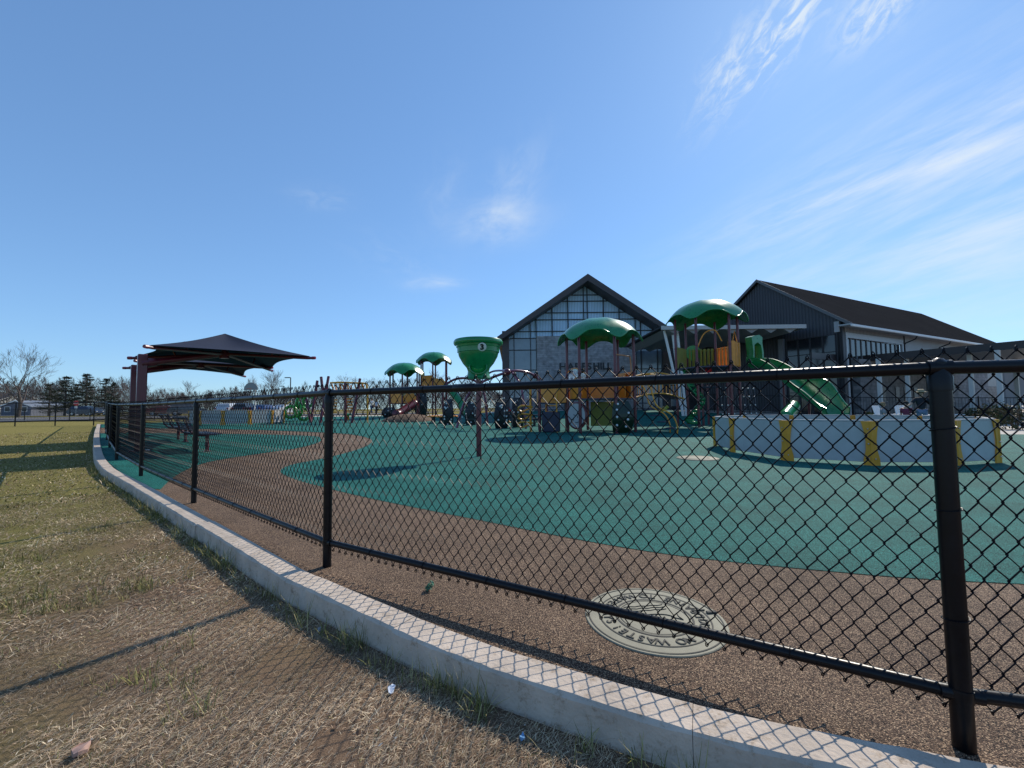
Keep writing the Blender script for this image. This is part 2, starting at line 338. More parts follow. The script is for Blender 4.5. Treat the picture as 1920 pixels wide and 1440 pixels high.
# kerb
KPX=[(2700,1530),(2250,1480),(1900,1437),(1700,1400),(1600,1382),(1300,1318),(1000,1234),(904,1203),(794,1162),(684,1117),(613,1087),(560,1064),(430,992),(299,921),(245,894),(212,876),(195,856),(189,836),(187,822),(187,810),(188,801),(189,795)]
KI=[tuple(P(x,y,.03)[:2]) for x,y in KPX]
print('KI',[(round(p[0],2),round(p[1],2)) for p in KI])
KIs=[Vector((p.x,p.y,0)) for p in cr_spline([(a,b,0) for a,b in KI],8)]
def offset(pl,d):
    out=[]
    for i,p in enumerate(pl):
        t=(pl[min(i+1,len(pl)-1)]-pl[max(i-1,0)]).normalized(); nrm=Vector((t.y,-t.x,0)); out.append(p-nrm*(-1)*d if False else p+Vector((-t.y,t.x,0))*d)
    return out
def kerb():
    m=MB(); W=.15
    # resample to 5 cm then cut at joints
    pts=[KIs[0]]
    for a,b in zip(KIs[:-1],KIs[1:]):
        L_=(b-a).length; n=max(1,int(L_/.06)) if a.y<9 else max(1,int(L_/.5))
        for k in range(1,n+1): pts.append(a.lerp(b,k/n))
    out=offset(pts,W)   # sign checked below
    s=1 if (out[20]-Vector((0,0,0))).length<pts[20].length else -1
    if s<0: out=offset(pts,-W)
    dd=[sum((pts[k+1]-pts[k]).length for k in range(i)) for i in range(len(pts)) if i%1==0] if False else None
    cum=[0]
    for k in range(1,len(pts)): cum.append(cum[-1]+(pts[k]-pts[k-1]).length)
    def at_(px,py):
        q=P(px,py,.03); return cum[min(range(len(pts)),key=lambda k:(pts[k].x-q.x)**2+(pts[k].y-q.y)**2)]
    KJ1=at_(1330,1322); KJ2=at_(794,1162)
    acc=0; segs=[]; cur=[0]
    joints=[KJ1,KJ2,KJ2+3.05,KJ2+6.1,KJ2+9.1,KJ2+12.2,KJ2+15.2,KJ2+18.2,KJ2+21.3,KJ2+24.3,99]; jn=0
    # lengths measured from the start of the curve
    for i in range(1,len(pts)):
        acc+=(pts[i]-pts[i-1]).length; cur.append(i)
        if jn<len(joints) and acc>joints[jn]: segs.append(cur); cur=[i]; jn+=1
    segs.append(cur)
    rr=random.Random(3)
    for sg in segs:
        if len(sg)<2: continue
        dz=rr.uniform(-.004,.006); dw=rr.uniform(-.006,.006); ring=[]
        for q,i in enumerate(sg):
            a=pts[i]; b=out[i]; 
            if q==0 and len(sg)>1: a=a.lerp(pts[sg[1]],.025); b=b.lerp(out[sg[1]],.025)
            d=(b-a).normalized(); b=b+d*dw; z=zg(a.x,a.y); n1=.0025*math.sin(i*1.7)+.002*math.sin(i*.61)
            zt=z+.032+dz; bl=.012
            ring.append([(a.x,a.y,z-.2),(a.x,a.y,zt-bl*.5),(a.x+d.x*bl*.5,a.y+d.y*bl*.5,zt),(b.x-d.x*(bl+n1),b.y-d.y*(bl+n1),zt),(b.x+d.x*n1*.4,b.y+d.y*n1*.4,zt-bl-n1),(b.x+d.x*.010,b.y+d.y*.010,z-.25)])
        n=6; vs=[p for r_ in ring for p in r_]; fs=[]
        for k in range(len(ring)-1):
            for j in range(n-1): fs.append((k*n+j,k*n+j+1,(k+1)*n+j+1,(k+1)*n+j))
        fs.append(tuple(range(n))); fs.append(tuple((len(ring)-1)*n+j for j in range(n))[::-1])
        m.add(vs,fs)
    km=mat('kerb_concrete',(.53,.44,.355),.9,noise=(5,.17),bump=(60,.7,.006),spec=.15)
    # darker specks and stains
    nt=km.node_tree; b=nt.nodes['Principled BSDF']; src=b.inputs['Base Color'].links[0].from_socket
    tcn=nt.nodes.new('ShaderNodeTexCoord'); v=nt.nodes.new('ShaderNodeTexNoise'); v.inputs['Scale'].default_value=16; v.inputs['Detail'].default_value=9; v.inputs['Roughness'].default_value=.8; nt.links.new(tcn.outputs['Object'],v.inputs['Vector'])
    cr=ramp(nt,[(.30,(.34,.30,.26)),(.40,(.82,.79,.75)),(.47,(1,1,1))]); nt.links.new(v.outputs['Fac'],cr.inputs[0])
    mm=nt.nodes.new('ShaderNodeMix'); mm.data_type='RGBA'; mm.blend_type='MULTIPLY'; mm.inputs[0].default_value=1; nt.links.new(src,mm.inputs[6]); nt.links.new(cr.outputs[0],mm.inputs[7]); nt.links.new(mm.outputs[2],b.inputs['Base Color'])
    o=m.build('kerb',km,smooth='auto'); tag(o,kind='structure'); return pts,out
KP,KO=kerb()
LK=KIs[-1]; FY=LK.y+.4
far_edge=[(LK.x,FY),(LK.x+1.2,FY+3.5),(-17,37),(-8,38.5),(2,36.5),(12,35),(16.5,27),(16.5,18.5),(16,14.6),(21,13),(24,6),(24,.4)]
kin=[(p.x,p.y) for p in KIs]
drape('brown_rubber_surface',kin+far_edge,0.0,M_brown)
def px2(l,dz=0): return [tuple(P(x,y)[:2]) for x,y in l]
def smooth2(l,k=5): return [(p.x,p.y) for p in cr_spline([(a,b,0) for a,b in l],k)]
edge=smooth2(px2([(1920,1096),(1760,1088),(1600,1076),(1300,1046),(1100,1015),(900,976),(700,936),(600,912),(548,897),(526,884),(545,872),(600,861),(650,849),(688,836),(696,824),(660,815),(600,811),(500,807),(420,805),(330,804),(262,803)]))
YK1=P(301,918).y; YK2=P(188,803).y; YK3=P(188,812).y
kf=[(p.x,p.y) for p in KIs if p.y>YK2]
gp=[(24,3.0),(8,2.05)]+edge[0:]+kf+[(LK.x+.1,FY-.1),(LK.x+1.4,FY+3.3),(-17,36.7),(-8,38.2),(2,36.2),(11.8,34.7),(16.2,26.8),(16.2,18.4),(15.8,14.4),(20.8,12.8),(23.7,6)]
drape('green_rubber_surface',gp,.004,M_green)
lobe=smooth2(px2([(301,918),(330,892),(372,872),(420,861),(500,849),(560,840),(594,831),(602,824),(588,818),(500,815),(420,814),(330,813),(262,812)]))
kl=[(p.x,p.y) for p in KIs if YK1<p.y<YK3][::-1]
drape('green_rubber_lobe',lobe+kl,.004,M_green)
# mound and small ground patches
mc=G(*P(762,790)[:2]); 
m=MB(); m.lathe([(2.0*1.0,-.25),(1.9,.0),(1.5,.22),(1.0,.38),(.5,.46),(.01,.48)],(-7.0,28.6,zg(-7,28.6)),32,Matrix.Diagonal((1,.8,1))); o=m.build('rubber_mound',M_brown,smooth=True); tag(o,kind='structure')
PAVE=mat('patio_concrete',(.42,.38,.33),.85,noise=(1.2,.12),bump=(30,.3,.004))
drape('patio',[(16.5,27),(16.5,18.5),(16,14.6),(21,13),(24,6),(60,6),(60,60),(-3,60),(-3,38),(2,36.5),(12,35)],-.004,PAVE,2.0)
drape('walkway',[(-60,44),(-24,38),(-8,39.3),(-3,38.8),(-3,43),(-10,44),(-30,45),(-60,49)],.001,PAVE,2.0)
ASPH=mat('asphalt',(.075,.078,.085),.9,noise=(2,.15))
drape('parking_lot',[(-90,33),(-40,33),(-30,50),(-12,56),(-12,72),(-60,60),(-110,50)],0.0,ASPH,4.0)
drape('road',[(-170,95),(-90,84),(0,100),(60,120),(60,128),(0,110),(-90,96),(-170,108)],.0005,mat('pale_road',(.33,.32,.30),.9,noise=(1,.1)),6.0)
# ---------------------------------------------------------------- chain link fence
FP=[(4.3,.62)]+[tuple(P(x,y)[:2]) for x,y in ((1808,1403),(613,1062),(363,943),(264,893))]
_in=offset(KIs,.17)
if (_in[60]-KIs[60]).dot(Vector((1,1,0)))<0: _in=offset(KIs,-.17)
_last=Vector(FP[-1]+(0,))
for q in _in:
    if q.y>_last.y and (q-_last).length>3.1: FP.append((q.x,q.y)); _last=q
if (Vector(FP[-1]+(0,))-_in[-1]).length>1: FP.append((_in[-1].x,_in[-1].y))
print('FP',FP)
TOPZ=1.195; BOTZ=.165; W_=.0318; V_=.0822; NC=14; WR=.0024
def fabric(m,A,B,near,phase=0,z0=.105):
    A=Vector(A);B=Vector(B); L_=(B-A).xy.length; t=Vector(((B-A).x,(B-A).y,0)).normalized(); n=Vector((t.y,-t.x,0))
    if n.dot(Vector((0,0,0))-A)>0: pass
    cnt=int(round(L_/W_)); w=L_/cnt
    def pos(s,z,d): 
        q=A+(B-A)*(s/L_); return Vector((q.x,q.y,(A.z+(B.z-A.z)*s/L_)+z))+t*0+n*d
    ns=4 if near==2 else 3
    r0=WR if near else WR*1.05
    rr=random.Random(int(L_*1000)+phase)
    for i in range(cnt):
        c=(i+.5)*w; e=.0022; pts=[]
        for k in range(2*NC+1):
            side=(-1 if k%2==0 else 1)*(1 if i%2 else -1); z=z0+k*V_/2; s=c+side*(w/2+e)
            jx=rr.gauss(0,.0006); jz=rr.gauss(0,.0006)
            if near==2:
                # hook at the node: approach from one face, leave on the other
                q=.16
                pts.append(pos(s-side*w*q+jx,z-V_/2*q+jz,side*.0032)); pts.append(pos(s-side*w*.03+jx,z-V_*.02+jz,side*.0025))
                pts.append(pos(s+jx,z+jz,0)); pts.append(pos(s-side*w*.03+jx,z+V_*.02+jz,-side*.0025)); pts.append(pos(s-side*w*q+jx,z+V_/2*q+jz,-side*.0032))
            else:
                pts.append(pos(s-side*w*.07,z-V_*.05,side*.002)); pts.append(pos(s-side*w*.07,z+V_*.05,-side*.002))
        if near==2: pts=pts[2:-2]
        else: pts=pts[1:-1]
        m.tube(pts,r0,ns,caps=False)
        # knuckled ends: a bent loop joining neighbours at top and bottom
        if near==2:
            zt=z0+NC*V_; s=c+w/2+.0
            if i%2==1: continue
            s=c+w/2
            m.tube([pos(s-.006,zt-.006,.004),pos(s-.004,zt+.004,.004),pos(s,zt+.008,0),pos(s+.005,zt+.003,-.004),pos(s+.007,zt-.009,-.004),pos(s+.002,zt-.012,-.002)],WR,4)
            m.tube([pos(s-.006,z0+.006,.004),pos(s-.003,z0-.004,.004),pos(s,z0-.007,0),pos(s+.005,z0-.003,-.004),pos(s+.006,z0+.008,-.004)],WR,4)
def fence(points,label,name='chain_link_fence',rightcut=None,near_until=4,mid_until=8):
    pts=[G(x,y) for x,y in points]; root=thing(name,label,'fence',pts[1]); off=root.location
    for i,p in enumerate(pts):
        m=MB(); r=.0285
        m.lathe([(r,-.15),(r,TOPZ-.035)],p,20 if i<5 else 10)
        po=m.build('post',BLACK,root,off,smooth='auto')
        m=MB(); m.lathe([(r+.004,TOPZ-.075),(r+.004,TOPZ-.03),(r*.9,TOPZ-.012),(.024,TOPZ+.018),(.012,TOPZ+.031),(.002,TOPZ+.034)],p,16 if i<5 else 8)
        d=(pts[min(i+1,len(pts)-1)]-pts[max(0,i-1)]).normalized(); 
        m.tube([p+Vector((0,0,TOPZ))-d*.03,p+Vector((0,0,TOPZ))+d*.03],.0262,14)
        m.build('post_cap',BLACK,po,off,smooth='auto')
        if i<5:
            m=MB(); 
            for zz in (BOTZ,):
                m.lathe([(r+.003,BOTZ-.018),(r+.004,BOTZ-.012),(r+.004,BOTZ+.012),(r+.003,BOTZ+.018)],p,18)
                m.tube([p+Vector((0,0,zz))-d*.052,p+Vector((0,0,zz))+d*.052],.0222,12)
            m.build('rail_clamp',BLACK,po,off,smooth='auto')
    for i in range(len(pts)-1):
        A,B=pts[i],pts[i+1]; near=2 if i<near_until else (1 if i<mid_until else 0)
        for nm,z,r in (('top_rail',TOPZ,.0212),('bottom_rail',BOTZ,.0198)):
            m=MB(); m.tube([A.lerp(B,k/6)+Vector((0,0,z-.003*math.sin(PI*k/6))) for k in range(7)],r,16 if i<5 else 8)
            m.build(nm,BLACK,root,off,smooth='auto')
        t=(B-A).normalized(); n=Vector((t.y,-t.x,0)).normalized()
        if i<5:
            m=MB(); q=A.lerp(B,.62)+Vector((0,0,TOPZ-.002)); m.tube([q-t*.075,q-t*.072,q+t*.072,q+t*.075],[.0212,.0236,.0236,.0212],14); m.build('rail_sleeve',BLACK,root,off,smooth='auto')
        m=MB()
        sh=n*.026 if n.dot(A)>0 else -n*.026
        # fabric hangs on the playground side of the rails
        fabric(m,A+sh,B+sh,near,i)
        if near:
            L_=(B-A).length; nt_=7
            for k in range(1,nt_):
                q=A.lerp(B,k/nt_)
                for z,r in ((TOPZ,.0235),(BOTZ,.022)):
                    ring=[q+Vector((0,0,z))+n*math.cos(a)*r+Vector((0,0,1))*math.sin(a)*r+t*(.012*(a/6.28)) for a in [j*2*PI/10 for j in range(11)]]
                    m.tube(ring,.0021,5)
            for z in (.38,.72,.98):
                ring=[B+Vector((0,0,z))+Vector((math.cos(a),math.sin(a),0))*.033+Vector((0,0,.004*a)) for a in [j*2*PI/12 for j in range(13)]]
                m.tube(ring,.0018,5)
        m.build('mesh_panel',WIRE,root,off)
    return root
fence(FP,'long black chain link fence curving away beside the concrete kerb in the foreground')
ex,ey=FP[-1]
fy=ey+.9
fence([(ex,ey+.12),(PY(177,760,fy).x,fy),(PY(105,760,fy).x,fy),(PY(30,760,fy).x,fy),(PY(-45,760,fy).x,fy-.1),(PY(-120,760,fy).x,fy-.2)],'low black chain link fence running across the far end of the lawn',near_until=0,mid_until=0)
# ---------------------------------------------------------------- storm drain lids
def lid(c,r,label,rot=0,txt=True,name='manhole_cover'):
    root=thing(name,label,'manhole cover',c,rot)
    col=mat('olive_cast_metal',(.26,.24,.17),.75,noise=(9,.22),bump=(60,.3,.002))
    dk=mat('lid_groove',(.065,.060,.048),.85)
    m=MB(); m.lathe([(r,-.03),(r,.009),(r*.99,.012),(r*.01,.013)],(0,0,0),64); m.build('lid_plate',col,root,smooth='auto')
    for rr_,w_ in ((.955,.006),(.80,.007),(.56,.010),(.50,.004)):
        m=MB(); n=96; vs=[];fs=[]
        for k in range(n):
            a=2*PI*k/n
            for q in (r*rr_-w_,r*rr_): vs.append((q*math.cos(a),q*math.sin(a),.0145))
        fs=[(2*k,2*k+1,(2*k+3)%(2*n),(2*k+2)%(2*n)) for k in range(n)]
        m.add(vs,fs).build('groove',dk,root)
    if txt:
        rm=.68*r
        def arc(s,a0,inward,nm):
            m=MB(); n=len(s); sp=R(10.8)
            for i,ch in enumerate(s+' '):
                if ch==' ':
                    if m.v: m.build(nm,dk,root)
                    m=MB(); continue
                if not inward: a=a0-(i-(n-1)/2)*sp; rot_=a-PI/2
                else: a=a0+(i-(n-1)/2)*sp*.98; rot_=a+PI/2
                X=Matrix.Translation((rm*math.cos(a),rm*math.sin(a),.0155))@Matrix.Rotation(rot_,4,'Z')
                v,f=textmesh(ch,r*.19,.001,X,bold=.0005); m.add(v,f)
        arc('DUMP NO WASTE!',R(-90),False,'lettering'); arc('DRAINS TO WATERWAYS',R(90),True,'lettering')
        # fish outline in the middle
        m=MB(); body=[(.30*r*math.cos(a),.11*r*math.sin(a)) for a in [k*2*PI/28 for k in range(28)]]
        m.tube([(x-.03*r,y-.05*r,.0145) for x,y in body],.0028,4,closed=True)
        m.tube([(.25*r,-.05*r,.0145),(.38*r,.05*r,.0145),(.36*r,-.05*r,.0145),(.38*r,-.15*r,.0145),(.25*r,-.05*r,.0145)],.0026,4)
        m.tube([(-.2*r,-.12*r,.0145),(-.18*r,-.05*r,.0145),(-.2*r,.02*r,.0145)],.002,4)
        for k in range(3): m.tube([((-.34+j*.09)*r,(.18+k*.07+.02*(j%2))*r,.0145) for j in range(8)],.002,4)
        m.build('fish_emblem',dk,root)
        m=MB(); m.box((.90*r,.0,.017),(.05,.022,.008),0,.002); m.box((.74*r,.03,.016),(.07,.008,.005)); m.build('pick_slot',dk,root)
    return root
lid(P(1226,1161,-.006),.345,'round olive storm drain lid lettered DUMP NO WASTE in brown rubber by the near fence',R(6))
c=P(1308,860); c.z=.006
lid(c,.40,'small pale round drain cover set in green rubber before the near ball pit',R(20),False)
# ---------------------------------------------------------------- octagon ball pits
def pit(center,label,angs,rot=0,R0=2.4,hh=.77,pts=None):
    root=thing('ball_pit',label,'ball pit',center,rot,'low round ball pits with white panels')
    pts=pts or [Vector((R0*math.cos(R(a)),R0*math.sin(R(a)),0)) for a in angs]
    n=len(pts)
    for i in range(n):
        a,b=pts[i],pts[(i+1)%n]; d=(b-a).normalized(); c=(a+b)/2; m=MB()
        m.box((c.x,c.y,hh/2+.03),((b-a).length-.13,.035,hh-.06),math.atan2(d.y,d.x),.006)
        pn=m.build('wall_panel',WHITEP,root,smooth='auto')
        m=MB(); m.box((c.x,c.y,hh+.013),((b-a).length-.14,.05,.025),math.atan2(d.y,d.x),.006); m.build('top_edge',WHITEP,pn,smooth='auto')
    for i,p in enumerate(pts):
        prv=(pts[i-1]-p).normalized(); nx=(pts[(i+1)%n]-p).normalized()
        m=MB()
        prof=[(0,.115),(.15,.11),(.35,.075),(.55,.07),(.75,.085),(.92,.11),(1.0,.125)]
        outn=p.normalized()
        for dr in (prv,nx):
            nn=Vector((-dr.y,dr.x,0)); nn=nn if nn.dot(outn)>0 else -nn
            poly=[p+nn*.021+Vector((0,0,-.01))]+[p+dr*w_*1.0+nn*.021+Vector((0,0,z*(hh+.01)-.005)) for z,w_ in prof]+[p+nn*.021+Vector((0,0,hh+.005))]
            m.prism(poly,nn*.022)
        m.tube([p+outn*.026,p+outn*.026+Vector((0,0,hh+.008))],.03,8)
        cpst=m.build('corner_post',YEL,root)
        m=MB(); [m.ball(p+outn*.05+prv*sx*0+Vector((-outn.y*sx,outn.x*sx,z)),.012,6,4) for z in (.12,.38,.64) for sx in (-.045,.045)]
        m.build('bolts',STEEL,cpst)
    return root
fr=[P(1342,837),P(1375,848),P(1476,864),P(1635,873),P(1793,873),P(1871,868)]
Aq=np.array([[2*p.x,2*p.y,1] for p in fr]); bq=np.array([p.x**2+p.y**2 for p in fr]); so_=np.linalg.lstsq(Aq,bq,rcond=None)[0]; pc=Vector((so_[0],so_[1],0)); pR=math.sqrt(so_[2]+so_[0]**2+so_[1]**2); print('pit',pc,pR)
fl=[p-pc for p in fr]; a_end=math.degrees(math.atan2(fl[-1].y,fl[-1].x))%360; a_beg=math.degrees(math.atan2(fl[0].y,fl[0].x))%360+360; nb=max(2,int(round((a_beg-a_end)/31)))
pl=[Vector((p.x,p.y,0)) for p in fl]+[Vector((pR*math.cos(R(a_end+(a_beg-a_end)*k/nb)),pR*math.sin(R(a_end+(a_beg-a_end)*k/nb)),0)) for k in range(1,nb)]
pit(pc,'large round ball pit with grey white panels and yellow corners right behind the near fence',None,pts=pl)
pit(G(-16.3,25.2),'distant round ball pit with sunlit white panels far across the green rubber',[15+k*30 for k in range(12)])
# ---------------------------------------------------------------- shade structures
NVF=mat('navy_shade_fabric',(.020,.027,.05),.85,noise=(3,.15),bump=(2.5,.1,.03),spec=.2)
def shade(A,B,C,Dp,peakz,zc,label,base):
    A,B,C,Dp=[Vector((p[0],p[1],zc)) for p in (A,B,C,Dp)]; loc=Vector((base[0],base[1],zg(base[0],base[1])-.02)); root=thing('shade_canopy',label,'shade canopy',loc,0,'navy cantilever shade canopies'); off=loc
    ctr=(A+B+C+Dp)/4; pk=Vector((ctr.x,ctr.y,peakz)); cor=[A,C,Dp,B]
    m=MB(); N=10
    for i in range(4):
        p,q=cor[i],cor[(i+1)%4]; grid=[]
        for a in range(N+1):
            s=a/N; row=[]
            for b in range(N+1):
                t=b/N; e=p.lerp(q,t); inn=(ctr-e); inn.z=0
                sag=math.sin(PI*t)
                e2=e+inn*.15*sag+Vector((0,0,.05*sag))
                pt=pk.lerp(e2,s); pt.z-=.16*math.sin(PI*s)*(.35+.65*sag)*.9
                row.append(pt)
            grid.append(row)
        for dz in (0,-.012):
            o=len(m.v); m.v+=[tuple(v+Vector((0,0,dz))) for r_ in grid for v in r_]
            for a in range(N):
                for b in range(N): m.f.append((o+a*(N+1)+b,o+a*(N+1)+b+1,o+(a+1)*(N+1)+b+1,o+(a+1)*(N+1)+b))
    m.build('fabric_roof',NVF,root,off,smooth=True)
    m=MB(); bz=loc.z; z1=zc+.02
    m.box((base[0],base[1],(bz+z1)/2-.05),(.20,.20,z1-bz-.02),PI/4+.02,.015); m.box((base[0],base[1],bz+.03),(.42,.42,.03),PI/4,.005); m.build('post',MAROON,root,off,smooth='auto')
    arm_end=Vector((ctr.x,ctr.y,zc+.12)); st=Vector((base[0],base[1],zc-.28)); dr=(arm_end-st).normalized()
    m=MB(); m.tube([st-dr*.05,arm_end+dr*.1],[.085,.075],12); m.tube([st-Vector((0,0,.0))-dr*.02,st+dr*.28],[.12,.11],12); m.build('cantilever_arm',MAROON,root,off,smooth='auto')
    m=MB(); m.tube([arm_end-Vector((0,0,.12)),pk-Vector((0,0,.09))],.07,10); m.lathe([(.12,0),(.12,.18)],arm_end-Vector((0,0,.13)),10); m.build('hub',MAROON,root,off,smooth='auto')
    for p in cor:
        m=MB(); e=p-Vector((0,0,.05)); d=(e-ctr); d.z=0; d.normalize()
        m.tube([arm_end,e-d*.1,e+d*.10],[.045,.04,.04],8); sb=m.build('rafter',MAROON,root,off,smooth='auto')
        m=MB(); m.tube([e+d*.06,e+d*.15],[.046,.042],8); m.build('rafter_end',mat('red_cap',(.20,.015,.035),.3),sb,off,smooth='auto')
        m=MB(); mid=arm_end.lerp(e,.55); m.tube([mid,pk.lerp(p,.6)-Vector((0,0,.05))],.025,6); m.build('strut',MAROON,root,off)
    return root
zc=2.6
A=PZ(281,647,zc);B=PZ(252,668,zc);C=PZ(582,668,zc);Dd=PZ(508,692,zc); print('shade',A,B,C,Dd)
shade(A,B,C,Dd,3.32,zc,'nearer navy cantilever shade canopy on a maroon post behind the curved fence',(-9.6,10.9))
s2=(-2.95,3.05); sh=lambda p:(p[0]+s2[0],p[1]+s2[1])
shade(sh(A),sh(B),sh(C),sh(Dd),3.42,zc+.04,'farther navy cantilever shade canopy, mostly hidden behind the nearer one',(-12.35,13.75))
# ---------------------------------------------------------------- benches
def bench(loc,rz,label):
    root=thing('bench',label,'bench',loc,rz,'benches under the shade canopies')
    L_=1.75
    for nm,y0,z0,y1,z1 in (('seat',-.25,.45,.22,.47),('backrest',.30,.56,.42,.88)):
        m=MB(); k=9 if nm=='seat' else 7
        for i in range(k):
            t=i/(k-1); y=y0+(y1-y0)*t; z=z0+(z1-z0)*t; m.box((0,y,z),(L_,.032,.022),0,.004)
        for x in (-L_/2,-L_/6,L_/6,L_/2): 
            m.tube([(x,y0-.02,z0-.008),(x,y1+.02,z1-.008)],.014,6)
        m.tube([(-L_/2,y0-.03,z0),(L_/2,y0-.03,z0)],.018,8); m.tube([(-L_/2,y1+.03,z1),(L_/2,y1+.03,z1)],.018,8)
        m.build(nm,NAVY,root,smooth='auto')
    for x in (-.6,.6):
        m=MB(); m.tube([(x,-.05,0),(x,-.05,.44)],.042,10); m.tube([(x,-.05,.40),(x,.20,.42),(x,.33,.55),(x,.43,.90)],.022,8); m.tube([(x,-.26,.43),(x,.1,.43)],.02,8); m.lathe([(.09,0),(.09,.015)],(x,-.05,0),12)
        m.build('leg',MAROON,root,smooth='auto')
    return root
b1=bench(G(-8.35,11.3),R(137),'nearer dark slatted bench with maroon legs beneath the shade canopy')
dup(b1,G(-11.0,14.0),R(137),'farther dark slatted bench with maroon legs beneath the shade canopy')
# ---------------------------------------------------------------- funnel ball
c=P(898,856)
root=thing('funnel_ball_catcher','green plastic funnel ball game marked 3 on a single maroon pole','ball game',c)
Rot=Matrix.Rotation(0,3,'Z')
m=MB(); m.tube([(0,0,-.05),(0,0,1.72)],.057,16); m.build('pole',MAROON,root,smooth='auto')
k=9.44/790
prof=[(.06,1.76),(.24,1.75),(.275,1.735),(.285,1.745),(.262,1.79),(.245,1.84),(.238,1.90),(.26,1.97),(.31,2.03),(.345,2.07),(.38,2.13),(.435,2.23),(.45,2.29),(.452,2.31),(.472,2.32),(.474,2.38),(.478,2.42),(.492,2.43),(.50,2.475),(.54,2.49),(.556,2.52),(.552,2.565),(.53,2.60),(.49,2.61),(.455,2.57),(.36,2.2),(.2,2.0),(.05,1.95)]
m=MB(); m.lathe(prof,(0,0,0),40); bw=m.build('funnel_bowl',GRN,root,smooth='auto')
dirc=Vector((.06,-1,0)).normalized()
for ang,lab in ((0,1),(180,2)):
    q=Matrix.Rotation(R(ang),3,'Z')@dirc; side=Vector((-q.y,q.x,0))
    m=MB(); Rm=Matrix((side,Vector((0,0,1)),q)).transposed()
    # rounded hood round the exit, then the scoop
    tilt=Matrix.Rotation(-.25,3,side)
    m.lathe([(.20,-.12),(.205,.10),(.195,.135),(.175,.14),(.165,.11),(.15,.03),(.01,.0)],q*.13+Vector((0,0,1.945)),28,tilt@Rm@Matrix.Diagonal((1,.86,1)))
    mo=m.build('exit_mouth',GRN,root,smooth='auto')
    m=MB(); m.lathe([(.16,.10),(.145,.04),(.09,.01),(.01,.005)],q*.137+Vector((0,0,1.945)),24,tilt@Rm@Matrix.Diagonal((1,.86,1))); m.build('ball_chute',mat('lit_green_plastic',(.015,.30,.06),.3,coat=.3),mo,smooth=True)  # brighter green paints the light glowing through the mouth
# number disc on the bowl
q=dirc; nrm=(q*.86+Vector((0,0,-.5))).normalized(); side=Vector((-q.y,q.x,0)); upv=nrm.cross(side)*1; upv=upv if upv.z>0 else -upv; side=upv.cross(nrm)
Rm=Matrix((side,upv,nrm)).transposed(); cc=q*.492+Vector((.09*1,.008,2.38))
m=MB(); m.lathe([(.092,-.02),(.092,.012),(.084,.014),(.001,.014)],cc,28,Rm); nd=m.build('number_disc',WHITEPNT,root,smooth='auto')
v,f=textmesh('3',.17,.003,Matrix.Translation(cc+nrm*.018)@Rm.to_4x4(),bold=.008); MB().add(v,f).build('numeral',mat('black_paint',(.01,.01,.01),.5),nd)
# ---------------------------------------------------------------- play towers
def canopy_mesh(Rm,z0,rise,drop,phase,th=.035,nt_=72,nr=12):
    """Umbrella-leaf roof: domed, arched up between posts and drooping to a foot at each post."""
    m=MB()
    def pt(a,t,d):
        w=.5+.5*math.cos(6*(a-phase)); arch=w**1.5
        r=Rm*t*(1-.10*(1-w)*t**3)
        z=z0+rise*(1-t**2.1)-drop*arch*t**5-.05*(1-w)*t
        z+=.045*math.exp(-((w-.93)/.05)**2)*t*(1-t*.6)     # paired ribs over each post
        return (r*math.cos(a),r*math.sin(a),z-d)
    for d in (0,th):
        o=len(m.v)
        for i in range(nr+1):
            for k in range(nt_): m.v.append(pt(2*PI*k/nt_,max(.002,i/nr),d))
        for i in range(nr):
            for k in range(nt_):
                q=(o+i*nt_+k,o+i*nt_+(k+1)%nt_,o+(i+1)*nt_+(k+1)%nt_,o+(i+1)*nt_+k); m.f.append(q if d==0 else q[::-1])
    o2=nt_*(nr+1)
    # rolled lip
    lip=[]
    for k in range(nt_): p=Vector(pt(2*PI*k/nt_,1,th/2)); lip.append(p)
    m.tube(lip,th*.85,6,closed=True)
    return m
def tower(name,label,loc,phase,pr,posttop,deckz,canR,rise,posts=6,group='green roofed play towers'):
    root=thing(name,label,'play tower',loc,0,group)
    for k in range(posts):
        a=R(phase+k*360/posts); x,y=pr*math.cos(a),pr*math.sin(a)
        m=MB(); m.tube([(x,y,-.1),(x,y,posttop)],.064,12); 
        for z in (deckz-.06,deckz+1.0): m.lathe([(.068,z),(.074,z+.01),(.074,z+.07),(.068,z+.08)],(x,y,0),12)
        m.build('post',MAROON,root,smooth='auto')
    m=MB(); poly=[(1.0*pr*math.cos(R(phase+k*60)),1.0*pr*math.sin(R(phase+k*60)),deckz-.06) for k in range(6)]; m.prism(poly,(0,0,.06)); m.build('deck',NAVY,root)
    if canR:
        canopy_mesh(canR,posttop+.12,rise,.42,R(phase)).build('canopy',GRN,root,smooth=True)
    return root
